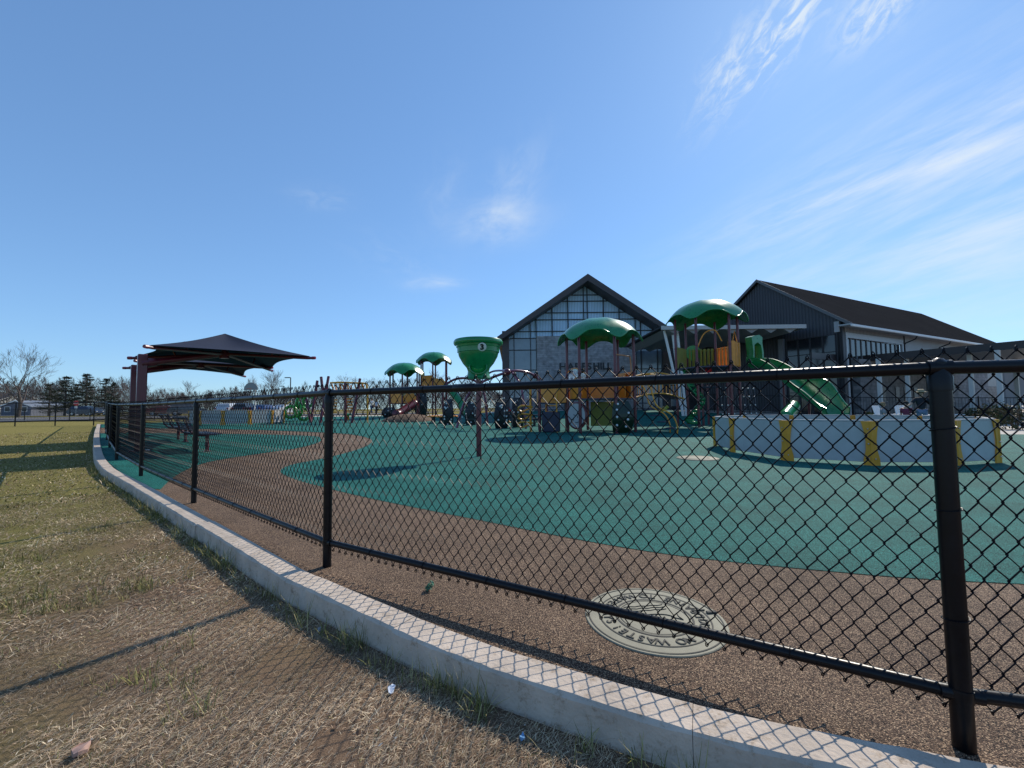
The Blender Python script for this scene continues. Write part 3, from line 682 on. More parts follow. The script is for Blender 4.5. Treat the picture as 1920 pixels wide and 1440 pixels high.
def wallpanel(root,phase,pr,k,z0,z1,m_,name='panel',slats=0,hill=False,frac=1.0,inset=.07):
    a0,a1=R(phase+60*k),R(phase+60*(k+1)); p=Vector((pr*math.cos(a0),pr*math.sin(a0),0)); q=Vector((pr*math.cos(a1),pr*math.sin(a1),0)); d=(q-p).normalized(); p=p+d*inset; q=q-d*inset; n=Vector((-d.y,d.x,0)); L_=(q-p).length
    m=MB()
    if slats:
        for i in range(slats):
            c=p.lerp(q,(i+.5)/slats); m.tube([(c.x,c.y,z0),(c.x,c.y,z1)],L_/slats*.36,7)
        for z in (z0+.08,z1-.1): m.tube([p+Vector((0,0,z)),q+Vector((0,0,z))],.03,6)
    elif hill:
        prof=[(0,z0),(L_,z0)]+[(L_*(1-t),z0+(z1-z0)*(.45+.5*math.sin(PI*(t*.9+.05))**1.3*(.75+.25*math.sin(t*9)))) for t in [i/14 for i in range(15)]]
        m.prism([p+d*x+Vector((0,0,z)) for x,z in prof],n*.04)
    else:
        m.prism([p+Vector((0,0,z0)),q+Vector((0,0,z0)),q+Vector((0,0,z1)),p+Vector((0,0,z1))],n*.04)
    return m.build(name,m_,root,smooth='auto')
GLASSP=mat('clear_panel',(.55,.62,.68),.15,trans=.55,spec=.5)
def holds_panel(root,base,d,n,w,h,m_,dots,name='climbing_panel'):
    """tall curved panel with round hand holds"""
    base=Vector(base); d=Vector(d).normalized(); n=Vector(n).normalized(); m=MB(); N=10; f=[];bk=[]
    for i in range(N+1):
        t=i/N; ww=w*(.62+.38*math.sin(PI*(t*.85+.12))); bow=.22*math.sin(PI*t)
        f.append((base-d*ww/2+n*bow+Vector((0,0,h*t)),base+d*ww/2+n*bow+Vector((0,0,h*t))))
    o=[]
    for s in (0,.05):
        for a,b in f: o+=[a-n*s,b-n*s]
    k=2*(N+1); fs=[]
    for i in range(N):
        fs.append((2*i,2*i+1,2*i+3,2*i+2)); fs.append((k+2*i+2,k+2*i+3,k+2*i+1,k+2*i)); fs.append((2*i,2*i+2,k+2*i+2,k+2*i)); fs.append((2*i+1,k+2*i+1,k+2*i+3,2*i+3))
    fs.append((0,k,k+1,1)); fs.append((2*N,2*N+1,k+2*N+1,k+2*N))
    pn=m.add(o,fs).build(name,m_,root,smooth=False)
    for i,(u,t) in enumerate(dots):
        m=MB(); ww=w*(.62+.38*math.sin(PI*(t*.85+.12))); m.ball(base+d*ww*.5*u+n*(.22*math.sin(PI*t)+.02)+Vector((0,0,h*t)),.05,8,6); m.build('hand_hold',WHITEPNT,pn,smooth=True)
    return pn
# --- centre tower
TC=Vector((3.80,18.15,0)); ph=-17; pr=1.42
root=tower('play_tower','green roofed play tower with orange panels and a white activity disc, centre of the playground',TC,ph,pr,4.12,1.42,1.80,.66)
# posts index k: angle ph+60k ; near side faces k=3,4 (163..283)
for k,kw in ((2,dict(m_=ORG,hill=True)),(3,dict(m_=ORG,hill=True)),(1,dict(m_=ORG,hill=True)),(0,dict(m_=ORG,slats=0))):
    wallpanel(root,ph,pr,k,1.42,2.55,name='side_panel',**kw)
for k in (2,3):
    a0,a1=R(ph+60*k),R(ph+60*(k+1)); p=Vector((pr*math.cos(a0),pr*math.sin(a0),0)); q=Vector((pr*math.cos(a1),pr*math.sin(a1),0)); d=(q-p).normalized(); n=Vector((-d.y,d.x,0))
    m=MB(); m.prism([p+d*.09+Vector((0,0,1.9)),q-d*.09+Vector((0,0,1.9)),q-d*.09+Vector((0,0,2.6)),(p+q)/2+Vector((0,0,2.72)),p+d*.09+Vector((0,0,2.6))],n*.015+n*0); m.build('clear_window',GLASSP,root)
    m=MB(); m.tube(cr_spline([p+d*.07+Vector((0,0,2.58)),p.lerp(q,.3)+Vector((0,0,2.68)),p.lerp(q,.7)+Vector((0,0,2.70)),q-d*.07+Vector((0,0,2.58))],4),.025,6); m.build('window_frame',ORG,root,smooth='auto')
# activity disc
def disc(root,c,nrm,r,label):
    nrm=Vector(nrm).normalized(); side=Vector((-nrm.y,nrm.x,0)).normalized(); Rm=Matrix((side,Vector((0,0,1)),nrm)).transposed(); Rm=Matrix((side,nrm.cross(side),nrm)).transposed()
    m=MB(); m.lathe([(r*1.12,-.05),(r*1.14,.02),(r,.03),(r,-.05)],c,28,Rm); fr=m.build('activity_disc_frame',MAROON,root,smooth='auto')
    m=MB(); m.lathe([(r,-.03),(r,.02),(.001,.021)],c,28,Rm); d=m.build('activity_disc',WHITEP,root,smooth='auto')
    m=MB(); rr=random.Random(5)
    for i in range(7):
        a=rr.uniform(0,6.28); q=rr.uniform(.1,.6)*r; m.box(Vector(c)+Rm@Vector((math.cos(a)*q,math.sin(a)*q,.026)),(.09,.03,.012),0,0,Rm@Matrix.Rotation(a*2,3,'Z'))
    m.build('printed_marks',DARKP,d)
disc(root,(-1.15,-.75,.72),(-.80,-.60,0),.50,'')
holds_panel(root,(.55,-1.30,.02),(1,.25,0),(.1,-1,0),.95,1.28,mat('dark_green_plastic',(.004,.022,.008),.35,noise=(5,.3)),[(-.6,.25),(-.6,.5),(-.62,.72),(-.5,.9),(.3,.2),(.4,.42),(.5,.62)])
# bar above the side gate and curved stair rails
m=MB(); p=Vector((pr*math.cos(R(ph+300)),pr*math.sin(R(ph+300)),0)); q=Vector((pr*math.cos(R(ph)),pr*math.sin(R(ph)),0))
m.tube(cr_spline([p+Vector((0,0,3.16)),p.lerp(q,.6)+Vector((0,0,3.16)),p.lerp(q,.82)+Vector((0,0,3.0)),p.lerp(q,.84)+Vector((0,0,1.5))],5),.028,8); m.build('grab_bar',mat('salmon_paint',(.50,.20,.08),.35),root,smooth='auto')
for s in (0,1):
    m=MB(); b0=Vector((1.3+.0*s,-1.0+.75*s,0)); dv=Vector((1.35,-.9,0)).normalized()
    m.tube(cr_spline([b0+Vector((0,0,2.1)),b0+dv*.25+Vector((0,0,2.15)),b0+dv*.55+Vector((0,0,1.75)),b0+dv*.75+Vector((0,0,1.1)),b0+dv*1.3+Vector((0,0,.75)),b0+dv*1.5+Vector((0,0,.35)),b0+dv*1.5],5),.028,8)
    m.build('stair_rail',YEL,root,smooth='auto')
for i in range(5):
    m=MB(); b0=Vector((1.35,-.62,0))+dv*(.25+.27*i); m.box((b0.x,b0.y,1.2-.25*i),(.28,.72,.04),math.atan2(dv.y,dv.x),.01); m.build('step',NAVY,root)
for k,(cx_,cy_) in enumerate(((-1.9,-.2),(-2.3,.5))):
    MB().tube(cr_spline([(cx_,cy_,0),(cx_,cy_,1.5),(cx_+.2,cy_,2.0),(cx_+.9,cy_+.2,2.15),(cx_+1.1,cy_+.2,1.6)],5),.035,7).build('climber_rail',ORG if k else YEL,root,smooth='auto')
for k in range(5):
    MB().tube([(-1.9,-.2,.3+.28*k),(-2.3,.5,.3+.28*k)],.03,6).build('climber_rung',ORG,root)
MB().box((.35,1.15,.75),(1.2,.06,1.1),.2,.02).build('play_panel',YGR,root,smooth='auto')
MB().box((1.15,.3,2.0),(.05,1.0,1.0),-.25,.02).build('gate_panel',ORG,root,smooth='auto')
# bridge arch off the tower to the right, panels to the left
root=thing('play_bridge','arched bridge with yellow hand rails joining the centre tower to the tall tower','play bridge',(5.2,18.7,0))
for s in (0,.9):
    m=MB(); pts=[Vector((.1+t*3.1,s+t*1.9,1.42+.25*math.sin(PI*t))) for t in [i/14 for i in range(15)]]
    m.tube([p+Vector((0,0,.95)) for p in pts],.032,8); m.tube(pts,.032,8)
    for p in pts[1:-1]: m.tube([p,p+Vector((0,0,.95))],.014,5)
    m.build('hand_rail',YEL,root,smooth='auto')
m=MB()
for i in range(14):
    t=(i+.5)/14; m.box((.1+t*3.1-.22,.45+t*1.9+.1,1.40+.25*math.sin(PI*t)),(.2,1.0,.05),math.atan2(1.9,3.1)); 
m.build('deck_slats',NAVY,root)
m=MB(); m.ball((1.5,-.1,.95),.12,10,6); m.ball((1.62,-.08,1.04),.10,10,6); m.ball((1.38,-.12,.88),.09,10,6); m.build('flower_knob',YGR,root,smooth=True)
# low tower wing left of centre tower
root=thing('play_deck','low orange play deck with loop ladder left of the centre tower','play deck',(1.75,19.0,0))
for x,y in ((-.55,-.5),(.65,-.75),(.75,.55),(-.5,.7)):
    MB().tube([(x,y,-.1),(x,y,2.35)],.06,10).build('post',MAROON,root,smooth='auto')
m=MB(); m.box((.1,0,1.25),(1.25,1.3,.07)); m.build('deck',NAVY,root)
m=MB(); m.box((.05,-.68,1.62),(1.1,.05,.72),-.2,.01); m.build('front_panel',ORG,root,smooth='auto')
m=MB(); m.box((-.58,.1,1.62),(.05,1.1,.72),0,.01); m.build('side_panel',ORG,root,smooth='auto')
m=MB(); m.tube(cr_spline([(-.5,-.6,1.95),(-.2,-.62,2.08),(.1,-.68,1.98),(.4,-.7,2.08),(.62,-.72,1.98)],5),.035,7); m.build('wavy_rail',ORG,root,smooth='auto')
for z in (.4,.75,1.1):
    m=MB(); m.tube(cr_spline([(-.9,-.55,z),(-1.35,-.7,z+.05),(-1.5,-.5,z-.1),(-1.3,-.25,z-.2),(-.85,-.3,z)],5),.04,8); m.build('ladder_loop',YEL,root,smooth='auto')
MB().tube([(-.95,-.42,0),(-.95,-.42,2.0)],.045,8).build('ladder_pole',YEL,root,smooth='auto')
MB().box((-.1,-.85,.45),(.75,.5,.85),0,.03).build('step_box',NAVY,root,smooth='auto')
# --- tall right tower
T2=Vector((10.05,21.6,zg(10.05,21.6)-.02)); ph2=-12; pr2=1.5
t2=tower('play_tower','tall green roofed play tower with the spiral slide, on the right',T2,ph2,pr2,5.6,3.0,1.98,.78)
wallpanel(t2,ph2,pr2,1,3.0,4.15,YGR,'pipe_wall',slats=7); wallpanel(t2,ph2,pr2,2,3.0,4.15,YGR,'pipe_wall',slats=7); wallpanel(t2,ph2,pr2,5,3.0,4.2,ORG,'pipe_wall',slats=3)
wallpanel(t2,ph2,pr2,0,3.0,4.15,ORG,'pipe_wall',slats=6)
m=MB(); m.lathe([(.42,-.03),(.42,.03),(.001,.031)],(-.1,1.38,3.95),20,Matrix.Rotation(R(90),3,'X')); m.build('round_window',GRNB,t2,smooth='auto')
m=MB(); a=R(ph2+330); p=Vector((math.cos(a)*pr2*.9,math.sin(a)*pr2*.9,0)); m.tube([p+Vector((-.12,0,4.2)),p+Vector((-.02,0,4.75)),p+Vector((.10,0,4.2))],.03,6); m.build('bracket',ORG,t2)
for i in range(6): # ladder/climber under the tower
    pass
for (x,y) in ((.9,-.2),(1.4,.5),(.4,.9),(-.2,.2)):
    MB().tube([(x,y,-.1),(x,y,3.0)],.06,8).build('under_post',MAROON,t2,smooth='auto')
# twisted green climber
m=MB(); pts=cr_spline([(-1.0,.2,2.9),(-.9,-.1,2.1),(-.5,-.35,1.4),(-.7,-.1,.8),(-1.0,.1,.35),(-.6,.1,.15)],6); n_=len(pts)
for s in (-.17,.17):
    m.tube([p+Vector((s,s*.5,0)) for p in pts],.045,7)
for i in range(0,n_-1,2):
    p=pts[i]; m.tube([p+Vector((-.17,-.08,0)),p+Vector((.17,.08,0))],.09,7)
m.build('twist_climber',GRN,t2,smooth=True)
m=MB(); kn=MB()
for i in range(7):
    x=.3+.42*i; m.tube([(x,-.9+.25*i,.2),(x+.1,-.4+.3*i,2.4)],.014,4); m.tube([(x,-.9+.25*i,.2),(x+.5,-.15+.3*i,2.2)],.014,4)
    for t in (.2,.4,.6,.8): kn.ball((x+.1*t,-.9+.25*i+.5*t,.2+2.2*t),.04,6,4)
m.build('climbing_net',mat('grey_rope',(.10,.10,.11),.8),t2); kn.build('net_knots',WHITEPNT,t2)
MB().tube(cr_spline([(-.9,-1.0,3.95),(-.6,-1.1,4.6),(-.1,-1.15,4.75),(.2,-1.2,4.2)],5),.03,6).build('grab_loop',ORG,t2,smooth='auto')
# slide
root=thing('spiral_slide','glossy green spiral slide with a hooded entrance coming off the tall tower','slide',(11.7,20.3,T2.z))
off=root.location
SP=[(PY(1410,686,20.8),0),(PY(1434,687,20.2),0),(PY(1462,700,19.3),0),(PY(1486,721,18.4),.05),(PY(1510,740,17.6),.1),(PY(1534,757,16.9),.2),(PY(1556,775,16.2),.3),(PY(1572,784,15.7),.3)]
pts=cr_spline([p for p,_ in SP],8); 
zs=np.linspace(0,1,len(pts))
for i,p in enumerate(pts): p.z=max(p.z,.28)
m=MB(); rings=[]; rimL=[];rimR=[]
N=len(pts)
for i,p in enumerate(pts):
    t=(pts[min(N-1,i+1)]-pts[max(0,i-1)]); t.z*=.3; t.normalize(); s=Vector((t.y,-t.x,0)).normalized()  # right side
    bank=1.0*math.exp(-((i/N-.70)/.16)**2); up=Vector((0,0,1)); w_=.40
    ring=[]
    for k in range(13):
        a=PI*(k/12); x=-math.cos(a)*w_; z=-math.sin(a)*.46+.46; tall=.15*bank*8*max(0,-x)/w_ if False else 0
        hgt=z+.55*bank*max(0,-x/w_)**2
        ring.append(p+s*x+up*(hgt-.1))
    rings.append(ring); rimL.append(ring[0]); rimR.append(ring[-1])
for d in (0,1):
    o=len(m.v)
    for i,rg in enumerate(rings):
        for k,q in enumerate(rg):
            c=pts[i]+Vector((0,0,.2)); 
            qq=q if d==0 else q+(q-c).normalized()*.03; m.v.append(tuple(qq))
    for i in range(N-1):
        for k in range(12): 
            f=(o+i*13+k,o+i*13+k+1,o+(i+1)*13+k+1,o+(i+1)*13+k); m.f.append(f)
m.build('chute',GRN,root,off,smooth=True)
for rim in (rimL,rimR):
    MB().tube(rim,.035,8).build('chute_rim',GRN,root,off,smooth='auto')
# hood
hp=pts[2]; t=(pts[5]-pts[0]); t.z=0; t.normalize(); s=Vector((t.y,-t.x,0))
m=MB(); base=pts[0]+Vector((0,0,.15)); prof=[(-.42,0),(-.45,.5),(-.36,.95),(-.40,1.25),(-.15,1.36),(.2,1.30),(.46,1.22),(.42,.95),(.36,.5),(.42,0)]
inn=[(-.30,0),(-.32,.5),(-.26,.85),(0,.98),(.26,.85),(.28,.5),(.30,0)]
poly=[base+s*x+Vector((0,0,z)) for x,z in prof]+[base+s*x+Vector((0,0,z)) for x,z in inn[::-1]]
m.prism(poly,t*.34); m.build('hood',GRN,root,off,smooth='auto')
m=MB(); m.ball(base+Vector((0,0,1.15))+t*.2-s*.15,.12,10,8,1,1,1.6); m.build('hood_knob',GRNB,root,off,smooth=True)
m=MB(); q=PY(1484,776,16.4); m.tube(cr_spline([q+Vector((.5,.6,.30)),q+Vector((.2,.3,.15)),q+Vector((-.15,0,0)),q+Vector((-.4,-.25,-.12))],4),.24,12); m.build('lower_chute',GRN,root,off,smooth=True)
for i in (18,34):
    q=pts[i]; MB().tube([(q.x,q.y,-.05),(q.x,q.y,q.z-.1)],.05,8).build('support_leg',MAROON,root,off,smooth='auto')
# --- two far left towers
for (px,Y,ptop,lab,deck) in ((759,34.0,4.05,'small green roofed play tower standing over the brown rubber mound, leftmost tower',1.5),(814,37.0,5.3,'green roofed play tower with yellow pipe walls, second tower from the left',2.9)):
    p=PY(px,760,Y); zb=zg(p.x,p.y)
    tw=tower('play_tower',lab,(p.x,p.y,zb),35,1.22,ptop-zb,deck-zb,1.62,.62)
    wallpanel(tw,35,1.22,3,deck-zb,deck-zb+1.0,ORG,'side_panel'); wallpanel(tw,35,1.22,4,deck-zb,deck-zb+1.0,ORG,'side_panel',hill=True); wallpanel(tw,35,1.22,2,deck-zb,deck-zb+1.1,YGR if deck>2 else ORG,'pipe_wall',slats=7)
    wallpanel(tw,35,1.22,1,deck-zb,deck-zb+1.0,YGR,'pipe_wall',slats=7)
    holds_panel(tw,(-.9,-1.1,0),(1,.3,0),(0,-1,0),1.1,deck-zb-.3,DARKP,[(-.5,.3),(.2,.45),(-.1,.65),(.4,.8)])
    m=MB(); pp=cr_spline([(1.1,-.6,deck-zb),(1.7,-1.2,deck-zb-.35),(2.4,-1.9,(deck-zb)*.5),(3.0,-2.5,.35),(3.4,-2.9,.28)] if deck>2 else [(1.0,-.7,deck-zb),(.5,-1.5,(deck-zb)*.6),(.1,-2.2,.3),(0,-2.6,.25)],6)
    m.tube(pp,.33,12); m.build('slide_tube',GRN if deck>2 else MAROON,tw,smooth=True)
# --- arch climber
c0=Vector((.5,22.3,0)); root=thing('arch_net_climber','plum arched climber with rope net and black dotted climbing panels','climber',c0); off=c0
nodeA=PY(951,698,22.0); end1=P(856,803); end2=PY(1010,716,23.5); 
a1=cr_spline([Vector((end1.x,end1.y,0)),PY(866,768,22.3),PY(880,738,22.2),PY(905,716,22.1),nodeA,PY(975,695.5,22.4),PY(998,702,23.0),PY(1012,717,23.6),PY(1022,745,24.2),Vector((PY(1028,790,24.5).x,24.5,0))],6)
MB().tube(a1,.072,10).build('arch',PURPLE,root,off,smooth='auto')
a2=cr_spline([Vector((-4.0,25.0,.1)),PY(830,735,25),PY(845,715,25.2),PY(870,709,25),PY(895,717,24.5),PY(908,740,24),Vector((-1.4,23.6,.1))],6)
MB().tube(a2,.07,10).build('arch',MAROON,root,off,smooth='auto')
a3=cr_spline([PY(905,708,26),PY(925,696,25),nodeA+Vector((.1,.6,.1)),PY(965,705,21.6),PY(978,730,21.2),Vector((PY(986,790,21).x,21,0))],6)
MB().tube(a3,.06,8).build('arch',PURPLE,root,off,smooth='auto')
MB().ball(nodeA,.20,14,10).build('node_ball',MAROON,root,off,smooth=True)
MB().ball(PY(1003,705,23.2),.15,12,8).build('node_ball',MAROON,root,off,smooth=True)
rope=mat('grey_rope',(.10,.10,.11),.8); m=MB(); kn=MB(); rr=random.Random(2)
low=[Vector((p.x,p.y,.05)) for p in a1]
for i in range(8,len(a1)-6,3):
    top=a1[i]; b=Vector((top.x+rr.uniform(-.3,.3),top.y-.9+rr.uniform(-.2,.2),.25)); m.tube([top,b],.012,4)
    for t in (.25,.5,.75): kn.ball(top.lerp(b,t),.035,6,4)
for z in (.5,1.0,1.5,2.0):
    row=[p for p in a1 if p.z>z+.2]
    if len(row)>3: m.tube([Vector((p.x,p.y-.5*(p.z-z)/2,z)) for p in row[::2]],.012,4)
m.build('rope_net',rope,root,off); kn.build('rope_knots',WHITEPNT,root,off)
for (x0,x1,Y,zt) in ((872,902,24.5,1.45),(926,954,21.6,1.35),(958,982,22.4,1.6),(832,850,24.6,1.6)):
    a=PY(x0,760,Y); b=PY(x1,760,Y); d=Vector((b.x-a.x,.3,0)); w_=d.length
    dd=[(rr.uniform(-.8,.8),rr.uniform(.05,.95)) for _ in range(11)]
    holds_panel(root,((a.x+b.x)/2-off.x,Y-off.y,.0),d,(.1,-1,0),w_,zt,DARKP,dd)
# yellow toothed foot board under the net
m=MB(); a=P(928,797);b=P(970,795)
for i in range(9):
    q=a.lerp(b,i/8); m.ball(q+Vector((0,0,.18)),.05,6,4)
m.tube([a+Vector((0,0,.12)),b+Vector((0,0,.12))],.045,6); m.build('foot_board',YEL,root,off,smooth=True)
# --- leaning pole climber with overhead ladder
c0=G(*PY(620,790,27)[:2]); root=thing('overhead_ladder','orange overhead ladder carried by leaning maroon poles','climber',c0); off=c0
def grd(px,Y): p=PY(px,790,Y); return G(p.x,p.y,-.05)
for (pb,Yb,pt_,yt,Yt) in ((582,26.6,595,714,27.4),(583,26.5,574,748,26.9),(600,26.4,616,706,27.6),(612,26.8,602,706.5,27),(648,27,647,716,27),(659,26.6,675,710,27.4)):
    MB().tube([grd(pb,Yb),PY(pt_,yt,Yt)],.085,10).build('leaning_pole',MAROON,root,off,smooth='auto')
for dY in (0,.9):
    pts=cr_spline([PY(619,718,27+dY),PY(640,717,27+dY),PY(665,718,27+dY),PY(684,719,27+dY),PY(688.5,725,27+dY),PY(689,745,27+dY),grd(689,27+dY)],5)
    MB().tube(pts,.055,8).build('side_rail',YEL,root,off,smooth='auto')
for i in range(9):
    q=622+i*7.2; MB().tube([PY(q,718,27),PY(q,718,27.9)],.035,6).build('rung',ORG,root,off)
    if i%2==0: MB().tube(cr_spline([PY(q,720,27.2),PY(q+4,733,27.3),PY(q+9,736,27.5),PY(q+7,722,27.7)],4),.045,6).build('hanging_loop',ORG,root,off,smooth='auto')
m=MB(); m.tube([PY(593,722,27.3),PY(604,725,27.2)],.04,6); m.build('cross_bar',DARKP,root,off)
for (x,y0,y1) in ((626,750,778),(655,748,785)):
    m=MB(); p0=PY(x,y0,27.5); 
    for k in range(5): m.box((p0.x,27.5,p0.z-.2*k),(.42,.03,.10),0,.01)
    m.build('ladder_board',ORG,root,off)
# green looped climber
c0=G(*P(560,786)[:2]); c0=G(PY(560,780,28.5).x,28.5); root=thing('looped_climber','bright green looped plastic climber left of the leaning poles','climber',c0)
for (x,z,r_,a) in ((-.55,.62,.36,20),(-.05,.75,.45,-35),(.35,.45,.36,50),(.1,1.25,.38,80),(.65,1.35,.34,10)):
    m=MB(); ring=[Matrix.Rotation(R(a),3,'Z')@Vector((math.cos(w_)*r_,0,math.sin(w_)*r_*1.05)) + Vector((x,0,z)) for w_ in [k*2*PI/18 for k in range(18)]]
    m.tube(ring,.10,8,closed=True); m.build('loop',GRNB,root,smooth=True)
m=MB(); m.tube([(-1.0,0,-.05),(-.95,.05,1.1),(-.6,.1,1.35)],.05,7); m.build('pole',YEL,root,smooth='auto')
# stepping stools
for i,(px,py,lab) in enumerate(((813,786,'left'),(827,787,'middle'),(846,786,'right'))):
    c=P(px,py+7); r_=.42 if i!=1 else .3
    root=thing('stepping_stool',f'{lab} of the three round orange stepping stools beside the plum arch','play stool',c,0,'orange stepping stools')
    m=MB(); m.lathe([(r_*.8,.36),(r_,.39),(r_,.43),(r_*.9,.46),(.01,.465)],(0,0,0),18); m.build('top',ORG,root,smooth='auto')
    MB().lathe([(.16,-.05),(.12,.05),(.10,.36)],(0,0,0),12).build('stem',DARKP,root,smooth='auto')
c=P(1000,800); root=thing('picnic_table','low navy play table with bench left of the centre tower','table',c+Vector((.1,1.0,0)))
MB().box((0,0,.6),(.9,.7,.05),0,.01).build('tabletop',NAVY,root); MB().tube([(0,0,0),(0,0,.6)],.06,8).build('leg',DARKP,root,smooth='auto'); MB().box((0,-.6,.38),(.9,.25,.05),0,.01).build('bench_seat',NAVY,root); MB().tube([(0,-.6,0),(0,-.6,.37)],.05,8).build('leg',DARKP,root,smooth='auto')
c=G(PY(652,780,30).x,30); root=thing('springy_seat','small green mushroom seat beyond the overhead ladder','play stool',c)
MB().lathe([(.30,.30),(.32,.38),(.2,.46),(.01,.48)],(0,0,0),16).build('seat',GRNB,root,smooth='auto'); MB().lathe([(.12,-.05),(.1,.3)],(0,0,0),12).build('stem',YEL,root,smooth='auto')
# ---------------------------------------------------------------- people
def skin(name,verts,edges,radii,m,parent,rootv=0,sub=1):
    me=bpy.data.meshes.new(name); me.from_pydata(verts,edges,[]); me.update(); o=bpy.data.objects.new(name,me); COL.objects.link(o)
    md=o.modifiers.new('s','SKIN'); md.use_smooth_shade=True
    for i,v in enumerate(o.data.skin_vertices[0].data):
        v.radius=(radii[i],radii[i]) if not isinstance(radii[i],tuple) else radii[i]; v.use_root=(i==rootv)
    sb=o.modifiers.new('u','SUBSURF'); sb.levels=sub; sb.render_levels=sub
    bpy.context.view_layer.update(); me2=bpy.data.meshes.new_from_object(o.evaluated_get(bpy.context.evaluated_depsgraph_get()))
    me2.name=name; bpy.data.objects.remove(o); bpy.data.meshes.remove(me)
    me2.materials.clear(); me2.materials.append(m); me2.polygons.foreach_set('use_smooth',[True]*len(me2.polygons))
    n=bpy.data.objects.new(name,me2); COL.objects.link(n)
    if parent: n.parent=parent
    return n
SKIN=mat('skin',(.45,.27,.19),.55)
def person(loc,rz,h,label,shirt,pants,hair,pose='stand',hat=None,group=None):
    root=thing('person',label,'person',loc,rz,group); k=h/1.75
    J=dict(pel=(0,0,.95),wst=(0,0,1.08),chs=(0,.01,1.32),nck=(0,0,1.48),hdb=(0,-.01,1.56),
      shL=(.18,0,1.42),elL=(.24,.02,1.14),wrL=(.24,-.10,.90),shR=(-.18,0,1.42),elR=(-.24,.02,1.14),wrR=(-.24,-.10,.90),
      hpL=(.09,0,.90),knL=(.10,-.03,.50),anL=(.11,.02,.08),toL=(.12,-.16,.03),hpR=(-.09,0,.90),knR=(-.10,.03,.50),anR=(-.10,.08,.08),toR=(-.11,-.10,.03))
    if pose=='walk': J.update(knL=(.10,-.18,.52),anL=(.10,-.24,.10),toL=(.10,-.42,.06),knR=(-.1,.06,.50),anR=(-.1,.30,.14),toR=(-.1,.16,.03),elL=(.23,.12,1.16),wrL=(.22,.10,.92),elR=(-.23,-.06,1.15),wrR=(-.2,-.28,1.02))
    if pose=='climb': J.update(wst=(-.04,-.03,1.06),chs=(-.12,-.10,1.22),nck=(-.22,-.2,1.34),hdb=(-.27,-.26,1.40),shL=(.02,-.10,1.36),elL=(.28,-.22,1.10),wrL=(.40,-.36,.90),shR=(-.28,-.08,1.24),elR=(-.56,-.12,1.16),wrR=(-.84,-.16,1.20),knL=(.2,-.28,.62),anL=(.30,-.05,.30),toL=(.32,-.22,.22),knR=(-.10,-.2,.52),anR=(-.02,.05,.12))
    if pose=='reach': J.update(elR=(-.36,-.16,1.18),wrR=(-.58,-.30,1.06),elL=(.36,-.12,1.18),wrL=(.56,-.28,1.08))
    J={a:Vector(b)*k for a,b in J.items()}
    N=list(J); V=[J[n] for n in N]; ix={n:i for i,n in enumerate(N)}
    R_=dict(pel=.115,wst=.105,chs=.13,nck=.052,hdb=.05,shL=.062,elL=.042,wrL=.030,shR=.062,elR=.042,wrR=.030,hpL=.088,knL=.058,anL=.040,toL=.036,hpR=.088,knR=.058,anR=.040,toR=.036)
    E=[('pel','wst'),('wst','chs'),('chs','nck'),('nck','hdb'),('chs','shL'),('shL','elL'),('elL','wrL'),('chs','shR'),('shR','elR'),('elR','wrR'),('pel','hpL'),('hpL','knL'),('knL','anL'),('anL','toL'),('pel','hpR'),('hpR','knR'),('knR','anR'),('anR','toR')]
    E=[(ix[a],ix[b]) for a,b in E]; RR=[R_[n]*k for n in N]
    hc=J['hdb']+Vector((0,-.01,.11))*k
    V+= [hc+Vector((0,0,-.045))*k,hc,hc+Vector((0,0,.05))*k]; o=len(RR); RR+=[(.072*k,.082*k),(.080*k,.098*k),(.070*k,.085*k)]; E+=[(ix['hdb'],o),(o,o+1),(o+1,o+2)]
    for s in 'LR':
        w_=J['wr'+s]; d=(w_-J['el'+s]).normalized(); pm=len(V); V.append(w_+d*.07*k); RR.append(.032*k); E.append((ix['wr'+s],pm))
        sd_=d.cross(Vector((0,1,0))).normalized()
        for j,(sx,ln) in enumerate(((-1.5,.075),(-.5,.09),(.5,.085),(1.5,.065))):
            V.append(V[pm]+d*.035*k+sd_*sx*.017*k); RR.append(.009*k); V.append(V[pm]+d*(.035+ln)*k+sd_*sx*.02*k+Vector((0,-.02,0))*k); RR.append(.0075*k); E+=[(pm,len(V)-2),(len(V)-2,len(V)-1)]
        V.append(V[pm]-d*.01*k+sd_*.05*k+Vector((0,-.02,0))*k); RR.append(.010*k); E.append((pm,len(V)-1))
    skin('body',[tuple(v) for v in V],E,RR,SKIN,root)
    def sub(names,edges,infl,m,nm,extra={}):
        vs=[tuple(J[n]) for n in names]; rr=[(R_[n]*k+infl) for n in names]; ii={n:i for i,n in enumerate(names)}
        return skin(nm,vs,[(ii[a],ii[b]) for a,b in edges],rr,m,root)
    J['slL']=J['shL'].lerp(J['elL'],.75); J['slR']=J['shR'].lerp(J['elR'],.75); R_['slL']=R_['slR']=.052
    J['top']=J['chs'].lerp(J['nck'],.6); R_['top']=.085; J['hem']=J['pel']+Vector((0,0,-.02))*k; R_['hem']=.125
    sub(['hem','wst','chs','top','shL','slL','shR','slR'],[('hem','wst'),('wst','chs'),('chs','top'),('chs','shL'),('shL','slL'),('chs','shR'),('shR','slR')],.018*k,shirt,'shirt')
    J['kL']=J['knL'].lerp(J['anL'],.85); J['kR']=J['knR'].lerp(J['anR'],.85); R_['kL']=R_['kR']=.045
    sub(['pel','hpL','knL','kL','hpR','knR','kR'],[('pel','hpL'),('hpL','knL'),('knL','kL'),('pel','hpR'),('hpR','knR'),('knR','kR')],.014*k,pants,'trousers')
